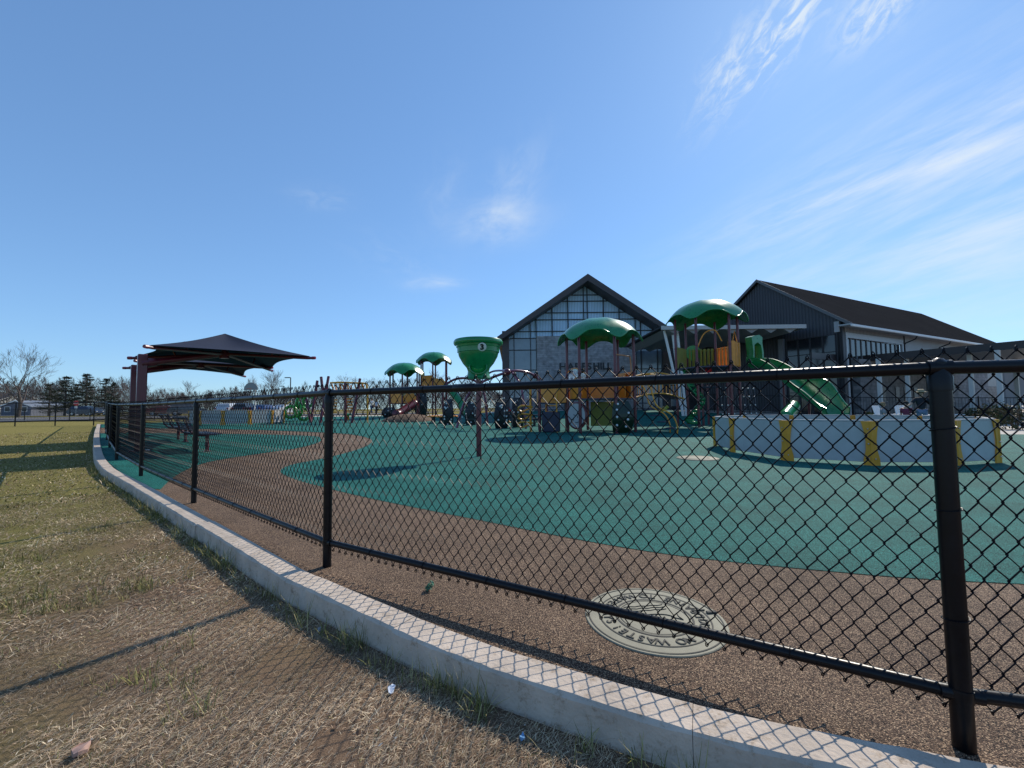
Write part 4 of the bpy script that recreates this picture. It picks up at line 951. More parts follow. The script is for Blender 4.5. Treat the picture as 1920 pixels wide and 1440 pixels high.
    for s in 'LR':
        m=MB(); a=J['an'+s]; b=J['to'+s]; m.tube([a+Vector((0,.03*k,-.045*k)),a.lerp(b,.5)+Vector((0,0,-.02*k)),b+Vector((0,-.04*k,0))],[.05*k,.048*k,.032*k],10); m.build('shoe',mat('shoe_grey',(.12,.12,.13),.6),root,smooth='auto')
    m=MB(); m.ball(hc+Vector((0,.022,.028))*k,.108*k,14,10,1,1.08,1.02); m.build('hair',hair,root,smooth=True)
    fc=MB(); fc.ball(hc+Vector((0,-.105,-.005))*k,.016*k,8,6,1,1,1.3); fc.ball(hc+Vector((.098,-.0,-.005))*k,.02*k,8,6,.6,1,1.4); fc.ball(hc+Vector((-.098,-.0,-.005))*k,.02*k,8,6,.6,1,1.4); fc.ball(hc+Vector((0,-.062,-.03))*k,.048*k,10,8,1.2,1,.9); fc.build('nose_and_ears',SKIN,root,smooth=True)
    fc=MB(); [fc.ball(hc+Vector((s*.034,-.098,.012))*k,.010*k,8,6) for s in (-1,1)]; fc.box(hc+Vector((0,-.108,-.048))*k,(.045*k,.01*k,.008*k)); fc.build('eyes_and_mouth',DARKP,root)
    if hat:
        m=MB(); m.lathe([(.20*k,-.01),(.205*k,.0),(.12*k,.02*k),(.11*k,.09*k),(.07*k,.12*k),(.001,.12*k)],hc+Vector((0,0,.05))*k,20); m.build('hat',hat,root,smooth='auto')
    return root
def clo(n,c): return mat(n,c,.85,noise=(20,.15))
J_=clo('denim',(.035,.06,.13)); DK=clo('dark_cloth',(.015,.017,.025)); 
BRN=clo('brown_hair',(.06,.035,.02)); BLD=clo('blond_hair',(.22,.15,.075)); BLH=clo('black_hair',(.012,.010,.010))
STRAW=mat('straw',(.34,.27,.16),.8,noise=(60,.2))
p=PY(697,760,46); person(G(p.x,p.y,.02),R(-20),1.80,'person in a white shirt and blue jeans walking beyond the overhead ladder',clo('white_shirt',(.7,.7,.68)),J_,BRN,'walk')
p=PY(706,760,48); person(G(p.x,p.y,.02),R(160),1.68,'person in a pale blue top standing beside the white shirted walker',clo('pale_blue_top',(.35,.45,.6)),DK,BLD)
p=P(950,801); person(Vector((p.x+.05,22.0,.0)),R(15),1.33,'child in a red shirt leaning out with one arm on the net climber',clo('red_shirt',(.62,.02,.035)),clo('grey_trousers',(.08,.07,.08)),BLH,'climb')
p=PY(1728,760,15.5); person(Vector((p.x,15.5,0)),R(-40),1.52,'person in a straw hat and dark shirt reaching out behind the ball pit',DK,clo('blue_shorts',(.16,.2,.3)),BRN,'reach',STRAW)
p=PY(1655,760,13.6); person(Vector((p.x,13.6,0)),R(60),1.10,'blond child in a grey top standing behind the ball pit wall',clo('grey_top',(.25,.25,.27)),J_,BLD)
p=PY(1699,760,13.2); person(Vector((p.x,13.2,0)),R(-70),1.12,'dark haired child behind the ball pit between the blond child and the hat wearer',clo('plum_top',(.15,.03,.06)),DK,BLH)
p=PY(1329,700,21.4); person(Vector((p.x-.1,21.2,2.0)),R(0),1.12,'child in a red top up on the tall tower below the yellow pipe walls',clo('red_shirt',(.62,.02,.035)),DK,BRN)
MB().box((p.x-.1,21.2,1.985),(1.0,.8,.03)).build('landing',NAVY,t2,T2)
# ---------------------------------------------------------------- building one: glazed gable hall
YB=38.0
def b1p(px,py): return PY(px,py,YB)
root=thing('gable_hall','stone and glass gable fronted hall with dark overhanging roof lettered HARES HILL','building',(6.7,YB,0)); off=root.location
pk=PY(1099,513,YB-1.35); zl=b1p(922,637).z; ze=b1p(1099,628).z; cx=b1p(1099,600).x; hw=(PY(1268,632,YB-1.35).x-PY(922,632,YB-1.35).x)/2; zt=pk.z; zb=0
STONE=stonemat('grey_stone',(.34,.33,.34),(.25,.245,.255),(.20,.20,.20),1,1,None,.55,.17)
GLZ=mat('blue_grey_glass',(.16,.21,.25),.10,spec=1.0,noise=(.35,.25))
LOUV=siding('daylit_louvre_glazing',(.52,.74,.94),(.26,.40,.54),2.2,'X',.2,.14)  # opaque sheet; daylight from behind is put into the pale blue
MUL=mat('black_mullion',(.012,.014,.022),.4)
xl,xr=cx-7.05,cx+6.95; inner_top=b1p(1099,528).z; zE=b1p(953,624).z; z0g=b1p(1099,632).z
rs=(inner_top-zE)/(cx-xl)   # rake slope
rr_=(zt-PY(1262,628,YB-1.35).z)/hw
def roofz(x): return inner_top-rs*abs(x-cx)
# glazing sheets
m=MB(); m.prism([(xl,YB+.5,z0g),(xr,YB+.5,z0g),(xr,YB+.5,roofz(xr)),(cx,YB+.5,inner_top),(xl,YB+.5,roofz(xl))],(0,.06,0)); m.build('upper_glazing',LOUV,root,off)
sx0=b1p(1007,680).x; sx1=b1p(1194,680).x
for a,b in ((xl,sx0),(sx1,xr)):
    MB().box(((a+b)/2,YB+.5,z0g/2),(b-a,.08,z0g-.02)).build('side_glazing',GLZ,root,off)
MB().box(((sx0+sx1)/2,YB+.45,z0g/2+.1),(sx1-sx0,.4,z0g+.15)).build('stone_wall',STONE,root,off)
m=MB()
for px in (963.3,994.6,1005.6,1036,1066,1096,1103,1133.5,1163,1193,1203,1233.7):
    x=b1p(px,600).x; top=roofz(x); bot=z0g if sx0+.1<x<sx1-.1 else 0
    m.box((x,YB+.42,(top+bot)/2),(.075,.14,top-bot))
m.build('mullions',MUL,root,off)
m=MB()
for py in (550.8,562.5,584,597,619,631.8,654,692):
    z=b1p(1099,py).z; h=min(cx-xl,(inner_top-z)/rs)
    a,b=cx-h+.05,cx+h-.05; a=max(a,xl); b=min(b,xr)
    if z>=z0g-.05: m.box(((a+b)/2,YB+.44,z),(b-a,.12,.075))
    else:
        for q,w_ in ((xl,sx0),(sx1,xr)): m.box(((q+w_)/2,YB+.44,z),(w_-q-.02,.12,.075))
m.build('transoms',MUL,root,off)
# roof: two slabs with deep fascia
ov=1.35; th=.62
for s in (-1,1):
    xe=cx+s*hw; z_e=zt-rr_*hw
    m=MB(); m.prism([(cx,YB-ov,zt),(xe,YB-ov,z_e),(xe,YB-ov,z_e-.12),(cx+s*(hw-.45),YB-ov,z_e-.12-.0+rs*.45-.35),(cx,YB-ov,zt-th)],(0,30,0)); m.build('roof',FASC,root,off)
    # rake band down to the glazing and the corner pier
    m=MB(); gx=xl if s<0 else xr
    m.prism([(cx,YB+.2,zt-th+.02),(cx+s*(hw-.55),YB+.2,roofz(cx+s*(hw-.55))+.15),(gx,YB+.2,roofz(gx)),(cx,YB+.2,inner_top)],(0,.35,0)); m.build('rake_band',FASC,root,off)
    MB().box((gx+s*.32,YB+.32,(roofz(gx)+.2)/2),(.62,.3,roofz(gx)+.2)).build('corner_pier',FASC,root,off)
    MB().box((cx+s*(hw-1.0),YB+14,(z_e-.5)/2),(.3,26,z_e-.5)).build('side_wall',CHAR,root,off)
# letters
zt_=b1p(1100,687).z; 
for wd,pa,pb in (('HARES',1049.5,1110),('HILL',1113.5,1148)):
    v,f=textmesh(wd,.86,.03,Matrix.Translation(Vector((0,YB+.20,zt_)))@Matrix.Rotation(PI/2,4,'X'),bold=.02)
    xs_=[p[0] for p in v]; xa,xb=b1p(pa,687).x,b1p(pb,687).x; k_=(xb-xa)/(max(xs_)-min(xs_))
    v=[Vector((xa+(p[0]-min(xs_))*k_,p[1],p[2])) for p in v]; MB().add(v,f).build('lettering',MUL,root,off)
# ---------------------------------------------------------------- flat entrance canopy
root=thing('entrance_canopy','flat entrance canopy with pale edge on slanted white props between the two buildings','canopy',(14.3,30,0)); off=root.location
cz=6.25; x0,x1=9.9,19.4
m=MB(); m.box(((x0+x1)/2,32.3,cz+.06),(x1-x0,9.4,.10)); m.build('roof_deck',mat('dark_membrane',(.03,.03,.035),.7),root,off)
m=MB(); m.box(((x0+x1)/2,27.58,cz-.02),(x1-x0+.02,.06,.26)); m.box((x1+.03,32.2,cz-.02),(.06,9.3,.26)); m.build('edge_trim',mat('pale_metal_trim',(.42,.41,.40),.4),root,off)
SOF=mat('soffit_panel',(.23,.22,.215),.5,noise=(1,.08)); m=MB()
n=7
for i in range(n):
    xa=x0+.3+(x1-x0-.6)*i/n; xb=x0+.3+(x1-x0-.6)*(i+1)/n; xm=(xa+xb)/2
    m.prism([(xa,27.7,cz-.03),(xb,27.7,cz-.03),(xm,27.7,cz-.42)],(0,9.1,0))
m.build('folded_soffit',SOF,root,off)
for a,b in (((1281,760),(1261,634)),((1287,760),(1270,634)),((1283,760),(1246,640))):
    p0=PY(a[0],a[1],28.2); p1=PY(b[0],b[1],28.2); MB().tube([(p0.x,28.2,0),(p1.x,28.2,cz-.1)],.09,8).build('slanted_prop',WHITEPNT,root,off,smooth='auto')
# recessed link building
root=thing('link_building','dark low link building with glazed doors behind the entrance canopy','building',(17,40,0)); off=root.location
MB().box((18.5,41.5,3.6),(9.5,3,7.2)).build('wall',mat('dark_grey_render',(.06,.06,.065),.7,noise=(.6,.15)),root,off)
m=MB(); p=b1p(1250,668); q=b1p(1276,668)
for i in range(3):
    m.box((14.3+i*.85,39.97,3.8),(.76,.06,1.5)); m.box((14.3+i*.85,39.97,2.0),(.76,.06,1.9))
m.build('window',mat('pale_window',(.35,.42,.48),.1,spec=.8),root,off)
MB().box((20,39.9,1.9),(2.6,.1,3.8)).build('door',MUL,root,off)
# ---------------------------------------------------------------- building two: charcoal barn hall
u=Vector((.8900,.4560,0)); v_=Vector((-.4560,.8900,0)); C0=Vector((21.3,27.0,0))
rz2=math.atan2(u.y,u.x)
root=thing('barn_hall','long charcoal hall with white gutter and ribbed pale side wall on the right','building',C0,rz2)
W2,L2,zE2,zP2=10.5,27.0,6.45,10.35
# local frame: x along the long side, y across the gable
DKG=siding('charcoal_gable',(.042,.042,.050),(.022,.022,.027),1.5,'Y',.5); PALE=siding('ribbed_pale_siding',(.33,.33,.33),(.14,.14,.145),1.7,'X',.45,.2)
m=MB(); m.prism([(0,0,0),(0,W2,0),(0,W2,zE2),(0,W2/2,zP2),(0,0,zE2)],(.3,0,0)); m.build('gable_wall',DKG,root)
m=MB(); m.box((L2/2,W2-.15,zE2/2),(L2-.7,.3,zE2)); m.build('rear_wall',CHAR,root)
MB().box((L2-.15,W2/2,zE2/2),(.3,W2-.8,zE2)).build('end_wall',CHAR,root)
sl=(zP2-zE2)/(W2/2)
ZB=2.55
MB().box(((8.5+L2)/2+.2,.16,(ZB+zE2)/2),(L2-8.9,.3,zE2-ZB)).build('ribbed_wall',PALE,root)
MB().box(((8.5+L2)/2+.2,.14,ZB/2),(L2-8.9,.34,ZB)).build('stone_base',stonemat('tan_stone',(.24,.22,.20),(.19,.18,.17),(.13,.13,.12),1,1),root)
for s in (0,1):
    y0,y1=(-.75,W2/2) if s==0 else (W2+.75,W2/2); z0=zE2-sl*.75
    m=MB(); m.prism([(-.25,y0,z0+.06),(-.25,y1,zP2+.06),(-.25,y1,zP2+.24),(-.25,y0,z0+.24)],(L2+1.0,0,0)); rf=m.build('roof',ROOFM,root)
    m=MB(); m.prism([(-.29,y0,z0+.04),(-.29,y1,zP2+.04),(-.29,y1,zP2+.27),(-.29,y0,z0+.27)],(.035,0,0)); m.build('rake_trim',mat('dark_trim',(.10,.10,.105),.4),rf)
m=MB(); m.box((L2/2,-.83,zE2-sl*.75+.10),(L2+1.1,.14,.16),0,.03); gt=m.build('gutter',WHITEPNT,root,smooth='auto')
MB().box((L2/2,-.35,zE2-.34),(L2+.7,.72,.10)).build('eave_soffit',mat('soffit_white',(.34,.34,.34),.5),root)
# white framed folding door on the side
m=MB(); fx0,fx1=.35,8.3; zt2=5.55
m.box(((fx0+fx1)/2,-.02,zt2),(fx1-fx0,.16,.34)); m.box((fx0+.09,-.02,zt2/2),(.18,.16,zt2-.34)); m.box((fx1-.09,-.02,zt2/2),(.18,.16,zt2-.34)); m.build('door_frame',mat('pale_frame',(.36,.37,.38),.4),root)
MB().box(((fx0+fx1)/2,.10,zt2/2),(fx1-fx0-.36,.05,zt2-.34)).build('folding_glass_door',mat('dark_glass',(.012,.014,.018),.08,spec=.8),root)
m=MB()
for i in range(1,11):
    x=fx0+.18+(fx1-fx0-.36)*i/11; m.box((x,.045,zt2/2),(.07,.05,zt2-.36))
m.build('door_mullions',mat('grey_mullion',(.20,.20,.21),.4),root)
MB().box(((fx0+fx1)/2,.2,(zt2+.2+zE2)/2),(fx1-fx0+.9,.3,zE2-zt2-.2)).build('lintel_siding',PALE,root)
MB().box((.15,.1,3.1),(.30,.34,6.2)).build('corner_trim',CHAR,root)
for x in (8.55,14.4,20.2):
    m=MB(); m.tube([(x,-.8,zE2-.5),(x,-.72,zE2-.72),(x,-.12,zE2-.95),(x,-.06,zE2-1.1),(x,-.06,2.2)],.05,6); m.build('downpipe',MUL,root,smooth='auto')
# gable windows
for i in range(4):
    y=.35+i*.78; m=MB(); m.box((-.02,y+.34,3.0),(.06,.66,5.3)); wn=m.build('window',mat('dark_glass',(.012,.014,.018),.08,spec=.8),root)
    m=MB(); 
    for z in (.38,1.9,3.4,4.5,5.62): m.box((-.06,y+.34,z),(.05,.72,.05))
    for yy in (y-.02,y+.70): m.box((-.06,yy,3.0),(.05,.05,5.3))
    m.build('window_frame',MUL,wn)
MB().box((-.12,3.72,2.9),(.24,.34,5.8)).build('pilaster',mat('grey_pilaster',(.16,.16,.17),.6),root)
# ---------------------------------------------------------------- porch wing on the right
root=thing('porch','covered porch with dark edge beam and pale columns at the right edge','porch',(24.2,27,0),0); off=root.location
a=Vector((23.9,27.9,0)); dr=Vector((.456,-.89,0)); ux=Vector((.89,.456,0)); zr=3.95
def pp(s,t,z): q=a+dr*s+ux*t; return Vector((q.x,q.y,z))
m=MB(); m.prism([pp(-1.5,0,zr),pp(9,0,zr),pp(9,14,zr),pp(-1.5,14,zr)],(0,0,.12)); m.build('roof_deck',SOF,root,off)
m=MB(); m.prism([pp(-1.5,-.12,zr-.05),pp(9.1,-.12,zr-.05),pp(9.1,-.01,zr-.05),pp(-1.5,-.01,zr-.05)],(0,0,.42)); m.build('edge_beam',mat('oxide_beam',(.022,.016,.018),.4),root,off)
m=MB(); m.prism([pp(-.8,-5.6,zr-.05),pp(-.8,-.2,zr-.05),pp(-.7,-.2,zr-.05),pp(-.7,-5.6,zr-.05)],(0,0,.40)); m.build('edge_beam',mat('oxide_beam',(.022,.016,.018),.4),root,off)
for px,Y in ((1648,26.3),(1701,26.6),(1820,24.4),(1873,22.6),(1905,28)):
    p=PY(px,700,Y); MB().box((p.x,p.y,zr/2-.03),(.20,.20,zr-.06),rz2,.01).build('column',mat('cream_column',(.52,.53,.50),.5),root,off)
root=thing('stone_annex','low grey stone wing with small dark windows under the porch','building',(30,29,0),rz2)
MB().box((3.5,2.0,2.0),(22,.4,4.0)).build('wall',stonemat('grey_annex_stone',(.22,.21,.21),(.17,.165,.165),(.12,.12,.12),1,1),root)
for x in (-4.6,-2.6,-1.3,.2,3.4,6.5): 
    wn=MB().box((x,1.78,1.75),(.55,.06,.95)).build('window',MUL,root); MB().box((x,1.76,1.22),(.7,.14,.06)).build('sill',CONC,wn)
root=thing('hipped_building','grey hip roofed building beyond the barn hall at the right edge','building',(66,54,0),.45)
MB().box((8,5,2.9),(30,10,5.8)).build('wall',mat('grey_wall',(.2,.2,.2),.7,noise=(.5,.1)),root)
m=MB(); vs=[(-8,-1,5.75),(24,-1,5.75),(24,11,5.75),(-8,11,5.75),(-3,5,9.3),(19,5,9.3)]; m.add(vs,[(0,1,5,4),(1,2,5),(2,3,4,5),(3,0,4),(3,2,1,0)]); m.build('roof',mat('brown_shingle',(.085,.078,.075),.9,noise=(3,.2)),root)
# ---------------------------------------------------------------- patio fence, planters, chairs, shrubs
def railfence(points,label,h=1.35,name='patio_fence',near=0):
    pts=[G(x,y) for x,y in points]; root=thing(name,label,'fence',pts[0]); off=pts[0]
    tot=[]
    for i in range(len(pts)-1):
        A,B=pts[i],pts[i+1]; n=max(1,int(round((B-A).length/2.4)))
        for k in range(n+(i==len(pts)-2)):
            q=A.lerp(B,k/n); q.z=zg(q.x,q.y); tot.append(q)
    for q in tot: MB().tube([q-Vector((0,0,.1)),q+Vector((0,0,h))],.035,6).build('post',BLACK,root,off)
    m=MB(); 
    for a,b in zip(tot[:-1],tot[1:]):
        for z in (.12,h-.08): m.tube([a+Vector((0,0,z)),b+Vector((0,0,z))],.02,5)
    m.build('rails',BLACK,root,off)
    m=MB()
    for a,b in zip(tot[:-1],tot[1:]):
        n=int((b-a).length/.13)
        for k in range(1,n): q=a.lerp(b,k/n); m.tube([q+Vector((0,0,.1)),q+Vector((0,0,h-.06))],.009,3,caps=False)
    m.build('pickets',BLACK,root,off)
railfence([(2,36.9),(12,35.4),(16.6,29.5),(21.5,25.2),(27.5,22.0),(31,17.5),(40,15)],'black picket fence between the playground and the patio buildings')
railfence([(-58,37),(-40,36.5),(-27,34)],'dark low fence beyond the lawn beside the parking lot',1.0)
def chair(loc,rz,label=None):
    root=thing('lounge_chair',label or '','chair',loc,rz,'white lounge chairs on the patio')
    m=MB()
    for i in range(5): m.box((-.22+.11*i,.30,.62),(.095,.03,.75),0,.005,Matrix.Rotation(R(-16),3,'X'))
    m.build('backrest',WHITEPNT,root)
    MB().box((0,-.02,.34),(.56,.52,.04),0,.008).build('seat',WHITEPNT,root)
    for s in (-1,1): MB().box((s*.33,-.05,.54),(.13,.68,.03),0,.008).build('armrest',WHITEPNT,root)
    for sx in (-1,1):
        for y in (-.26,.22): MB().box((sx*.29,y,.26),(.05,.09,.52)).build('leg',WHITEPNT,root)
    return root
p=PY(1658,760,21); c1=chair(Vector((p.x,21,0)),R(20),'left white slatted lounge chair on the patio behind the ball pit')
p=PY(1697,760,21.5); dup(c1,Vector((p.x,21.5,0)),R(-15),'right white slatted lounge chair on the patio behind the ball pit')
root=thing('planter_wall','low pale stone planter wall along the patio behind the ball pit','planter',(19,22,0)); 
m=MB(); m.box((0,0,.22),(9,.4,.44),.05,.02); m.build('wall',CONC,root,smooth='auto'); MB().box((0,0,.46),(9.1,.5,.05),.05,.01).build('cap_stone',WHITEPNT,root)
LEAF=attrmat('leaf_tint',.7)
def tinted(name,v,f,cols,m,parent=None):
    me=bpy.data.meshes.new(name); v=np.asarray(v,dtype=np.float32); f=np.asarray(f,dtype=np.int32); k=f.shape[1]
    me.vertices.add(len(v)); me.vertices.foreach_set('co',v.ravel()); me.loops.add(f.size); me.loops.foreach_set('vertex_index',f.ravel()); me.polygons.add(len(f)); me.polygons.foreach_set('loop_start',np.arange(0,f.size,k,dtype=np.int32)); me.polygons.foreach_set('loop_total',np.full(len(f),k,dtype=np.int32)); me.update(calc_edges=True)
    at=me.color_attributes.new('tint','FLOAT_COLOR','POINT'); c=np.ones((len(v),4),dtype=np.float32); c[:,:3]=cols; at.data.foreach_set('color',c.ravel()); me.materials.append(m)
    o=bpy.data.objects.new(name,me); COL.objects.link(o)
    if parent: o.parent=parent
    return o
def leafcloud(n,centers,rad,size,cols,seed):
    g=np.random.default_rng(seed); ci=g.integers(0,len(centers),n); c=np.array(centers)[ci]; d=g.normal(size=(n,3)); d/=np.linalg.norm(d,axis=1)[:,None]; p=c+d*(rad*g.uniform(.35,1,n)[:,None]**.6)
    a=g.normal(size=(n,3)); a/=np.linalg.norm(a,axis=1)[:,None]; b=np.cross(a,g.normal(size=(n,3))); b/=np.linalg.norm(b,axis=1)[:,None]; s=size*g.uniform(.5,1.3,n)[:,None]
    v=np.stack([p-a*s,p+b*s*.5,p+a*s,p-b*s*.5],1).reshape(-1,3); f=np.arange(4*n).reshape(n,4); cc=np.array(cols)[g.integers(0,len(cols),n)]*g.uniform(.6,1.3,n)[:,None]
    return v,f,np.repeat(cc,4,0)
def shrub(loc,r,label,seed,cols=((.06,.07,.03),(.09,.09,.04),(.035,.045,.02),(.14,.10,.06))):
    root=thing('shrub',label,'shrub',loc,0,'clipped shrubs beside the patio')
    g=random.Random(seed); cs=[(g.uniform(-r,r)*.6,g.uniform(-r,r)*.6,g.uniform(.3,.85)*r) for _ in range(9)]
    tinted('foliage',*leafcloud(900,cs,r*.5,.07,cols,seed),LEAF,root)
    m=MB(); 
    for k in range(5): m.tube([(0,0,-.05),(g.uniform(-.4,.4)*r,g.uniform(-.4,.4)*r,r*.8)],.02,4)
    m.build('stems',mat('bark',(.09,.07,.055),.9,noise=(8,.3)),root)
shrub(PY(1905,775,17)*1 + Vector((0,0,-PY(1905,775,17).z)),1.0,'brown green shrub at the right edge in front of the porch',1)
shrub(Vector((PY(1880,775,21).x,21,0)),.8,'smaller olive shrub left of the one at the right edge',2)
shrub(Vector((PY(1845,775,22).x,22,0)),.7,'rounded shrub behind the right end of the ball pit',3)
shrub(Vector((PY(1625,765,24).x,24,0)),.5,'low yellowish shrub beyond the slide foot',4,((.2,.16,.05),(.12,.12,.04)))
# ---------------------------------------------------------------- trees
BARK=mat('grey_bark',(.085,.068,.058),.95,noise=(5,.3),bump=(20,.5,.02)); TWIG=mat('twig_bark',(.12,.092,.085),.95,noise=(2,.2))
def bare_tree(seed,h,spread=1.0,forks=3,trunk=.28,depth=5,up=.35):
    g=random.Random(seed); tr=MB(); br=MB()
    def grow(p,d,L_,r,lv):
        n=4 if lv<2 else 3; pts=[p]; rs=[r]
        for k in range(n):
            d=(d+Vector((g.gauss(0,.13),g.gauss(0,.13),g.gauss(0,.08)+.06*up))).normalized(); pts.append(pts[-1]+d*L_/n); rs.append(r*(1-.42*(k+1)/n))
        (tr if lv==0 else br).tube(pts,rs,7 if lv==0 else (5 if lv<2 else 3),caps=False)
        if lv>=depth: return
        nb=forks if lv==0 else g.choice((3,4)) if lv<depth-1 else 4
        for k in range(nb):
            t=1.0 if k<2 else g.uniform(.35,.95); i=min(n-1,int(t*n)); q=pts[i].lerp(pts[i+1],t*n-i) if t<1 else pts[-1]
            az=g.uniform(0,2*PI); sp=g.uniform(.35,.75)*spread; o=d.orthogonal().normalized(); o2=d.cross(o); nd=(d+(o*math.cos(az)+o2*math.sin(az))*sp+Vector((0,0,up*.5))).normalized()
            grow(q,nd,L_*g.uniform(.62,.82),max(.008,rs[i+1 if t<1 else -1]*g.uniform(.55,.75)),lv+1)
    grow(Vector((0,0,-.3)),Vector((0,0,1)),h*.26,trunk,0)
    return tr,br
protos={}; kh={}
def plant_bare(kind,seed,loc,rz,s,label,**kw):
    if kind not in protos:
        root=thing('bare_tree',label,'tree',loc,rz,'leafless trees behind the playground'); tr,br=bare_tree(seed,**kw); ht=max(max(p[2] for p in br.v),1); kh[kind]=8.6/ht if kind!='big' else 11.2/ht; tr.build('trunk',BARK,root,smooth='auto'); br.build('branches',TWIG,root); protos[kind]=root; root.scale=(s*kh[kind],)*3; return root
    return dup(protos[kind],loc,rz,label,'leafless trees behind the playground',s*kh[kind])
def at(px,Y): p=PY(px,760,Y); return G(p.x,Y,-.1)
def H_at(px,py,Y): return PY(px,py,Y).z-zg(*PY(px,py,Y)[:2])
# the big lawn tree
plant_bare('big',41,at(36,72),.4,H_at(36,642,72)/11.2,'large many stemmed leafless tree standing above the gabled house at far left',h=11,spread=.95,forks=5,trunk=.20,depth=5,up=.5)
kinds=[('a',5,dict(h=9,spread=.9,forks=4,trunk=.13,depth=5,up=.5)),('b',9,dict(h=9,spread=1.25,forks=5,trunk=.12,depth=5,up=.15)),('c',14,dict(h=9,spread=.7,forks=3,trunk=.13,depth=5,up=.7))]
TL=[(370,712,75,'a','slim leafless tree under the shade canopy right of the maroon posts'),(468,700,85,'c','leafless tree left of the basketball backboard'),(492,690,88,'a','leafless tree directly behind the basketball backboard'),(516,694,80,'c','leafless tree between the backboard and the lamp post'),
 (318,722,95,'b','low rounded leafless tree under the near shade canopy'),(282,712,90,'a','leafless tree right behind the maroon canopy posts'),(232,708,85,'b','leafless tree left of the maroon canopy posts'),(205,703,100,'a','leafless tree beyond the stop sign on the right'),(170,700,95,'c','leafless tree above the parked dark car'),
 (648,698,80,'b','broad leafless tree behind the orange overhead ladder'),(690,701,75,'b','leafless tree between the overhead ladder and the leftmost tower'),(725,712,82,'a','leafless tree behind the leftmost tower'),(765,700,80,'c','leafless tree seen through the leftmost tower posts'),(783,702,70,'b','leafless tree between the two left towers'),(835,690,90,'a','leafless tree seen through the second tower posts'),(868,700,80,'b','leafless tree left of the funnel ball game'),
 (590,722,95,'a','small leafless tree left of the leaning poles'),(560,722,100,'b','low leafless tree right of the tall lamp post'),(425,728,110,'b','distant leafless tree left of the backboard beyond the court'),(10,715,110,'b','reddish leafless tree at the left edge behind the white house'),(70,718,100,'a','leafless tree behind the gabled house'),(915,715,85,'b','leafless tree left of the gable hall'),(612,715,90,'c','leafless tree behind the leaning poles')]
for i,(px,py,Y,k,lab) in enumerate(TL):
    kd=[q for q in kinds if q[0]==k][0]; plant_bare(k,kd[1],at(px,Y),i*1.3,H_at(px,py,Y)/8.6,lab,**kd[2])
# evergreens
NEED=attrmat('needle_tint',.8)
def evergreen(seed,h,w_,dense=1.0):
    g=np.random.default_rng(seed); vs=[];cs=[]
    lv=int(h*3.2)
    P0=[];Dd=[]
    for i in range(lv):
        t=i/lv; z=h*(.12+.86*t)+g.uniform(-.2,.2); L_=w_*(1-t)**.8*g.uniform(.65,1.15)+.25; nb=int(5*dense)
        for k in range(nb):
            a=g.uniform(0,2*PI); L2_=L_*g.uniform(.6,1.1)
            for s in np.linspace(.15,1,int(6+L2_*5)):
                droop=-.10*s*L2_+.22*s*s*L2_
                P0.append((math.cos(a)*s*L2_,math.sin(a)*s*L2_,z+droop)); Dd.append((math.cos(a),math.sin(a),.25))
    P0=np.array(P0);Dd=np.array(Dd); n=len(P0); rep=5
    p=np.repeat(P0,rep,0)+g.normal(scale=.10,size=(n*rep,3))*np.array([1,1,.6]); d=np.repeat(Dd,rep,0)+g.normal(scale=.55,size=(n*rep,3)); d/=np.linalg.norm(d,axis=1)[:,None]
    b=np.cross(d,g.normal(size=(n*rep,3))); b/=np.linalg.norm(b,axis=1)[:,None]; s=g.uniform(.14,.34,(n*rep,1))
    v=np.stack([p-b*.035,p+b*.035,p+d*s],1).reshape(-1,3); f=np.arange(3*n*rep).reshape(-1,3)
    c=np.array([(.030,.042,.026),(.045,.058,.034),(.022,.032,.022),(.07,.066,.045)])[g.integers(0,4,n*rep)]*g.uniform(.7,1.3,(n*rep,1))
    return v,f,np.repeat(c,3,0)
ev={}
def plant_ev(kind,loc,rz,s,label,seed,h,w_,dense=1):
    if kind not in ev:
        root=thing('evergreen_tree',label,'tree',loc,rz,'evergreens beyond the lawn'); v,f,c=evergreen(seed,h,w_,dense); tinted('foliage',v,f,c,NEED,root)
        MB().tube([(0,0,-.3),(0,0,h*.5),(0,0,h*.97)],[.22,.13,.03],7,caps=False).build('trunk',BARK,root,smooth='auto'); root.scale=(s,)*3; ev[kind]=root; return
    dup(ev[kind],loc,rz,label,'evergreens beyond the lawn',s)
plant_ev('a',at(122,84),0,H_at(122,701,84)/8,'spreading pine left of the stop sign',11,8,3.1,.9)
plant_ev('b',at(161,86),1,H_at(161,694,86)/9.3,'tallest pointed evergreen above the stop sign',12,9,2.6,1.1)
plant_ev('a',at(92,80),2,H_at(92,716,80)/8,'small dark pine right of the big leafless tree',0,0,0)
plant_ev('b',at(213,88),3,H_at(213,714,88)/9,'rounded olive evergreen just left of the maroon posts',0,0,0)
plant_ev('b',at(197,92),4,H_at(197,706,92)/9,'narrow evergreen between the tallest one and the maroon posts',0,0,0)
plant_ev('a',at(140,92),5,H_at(140,716,92)/8,'low pine filling the gap behind the two taller evergreens',0,0,0)
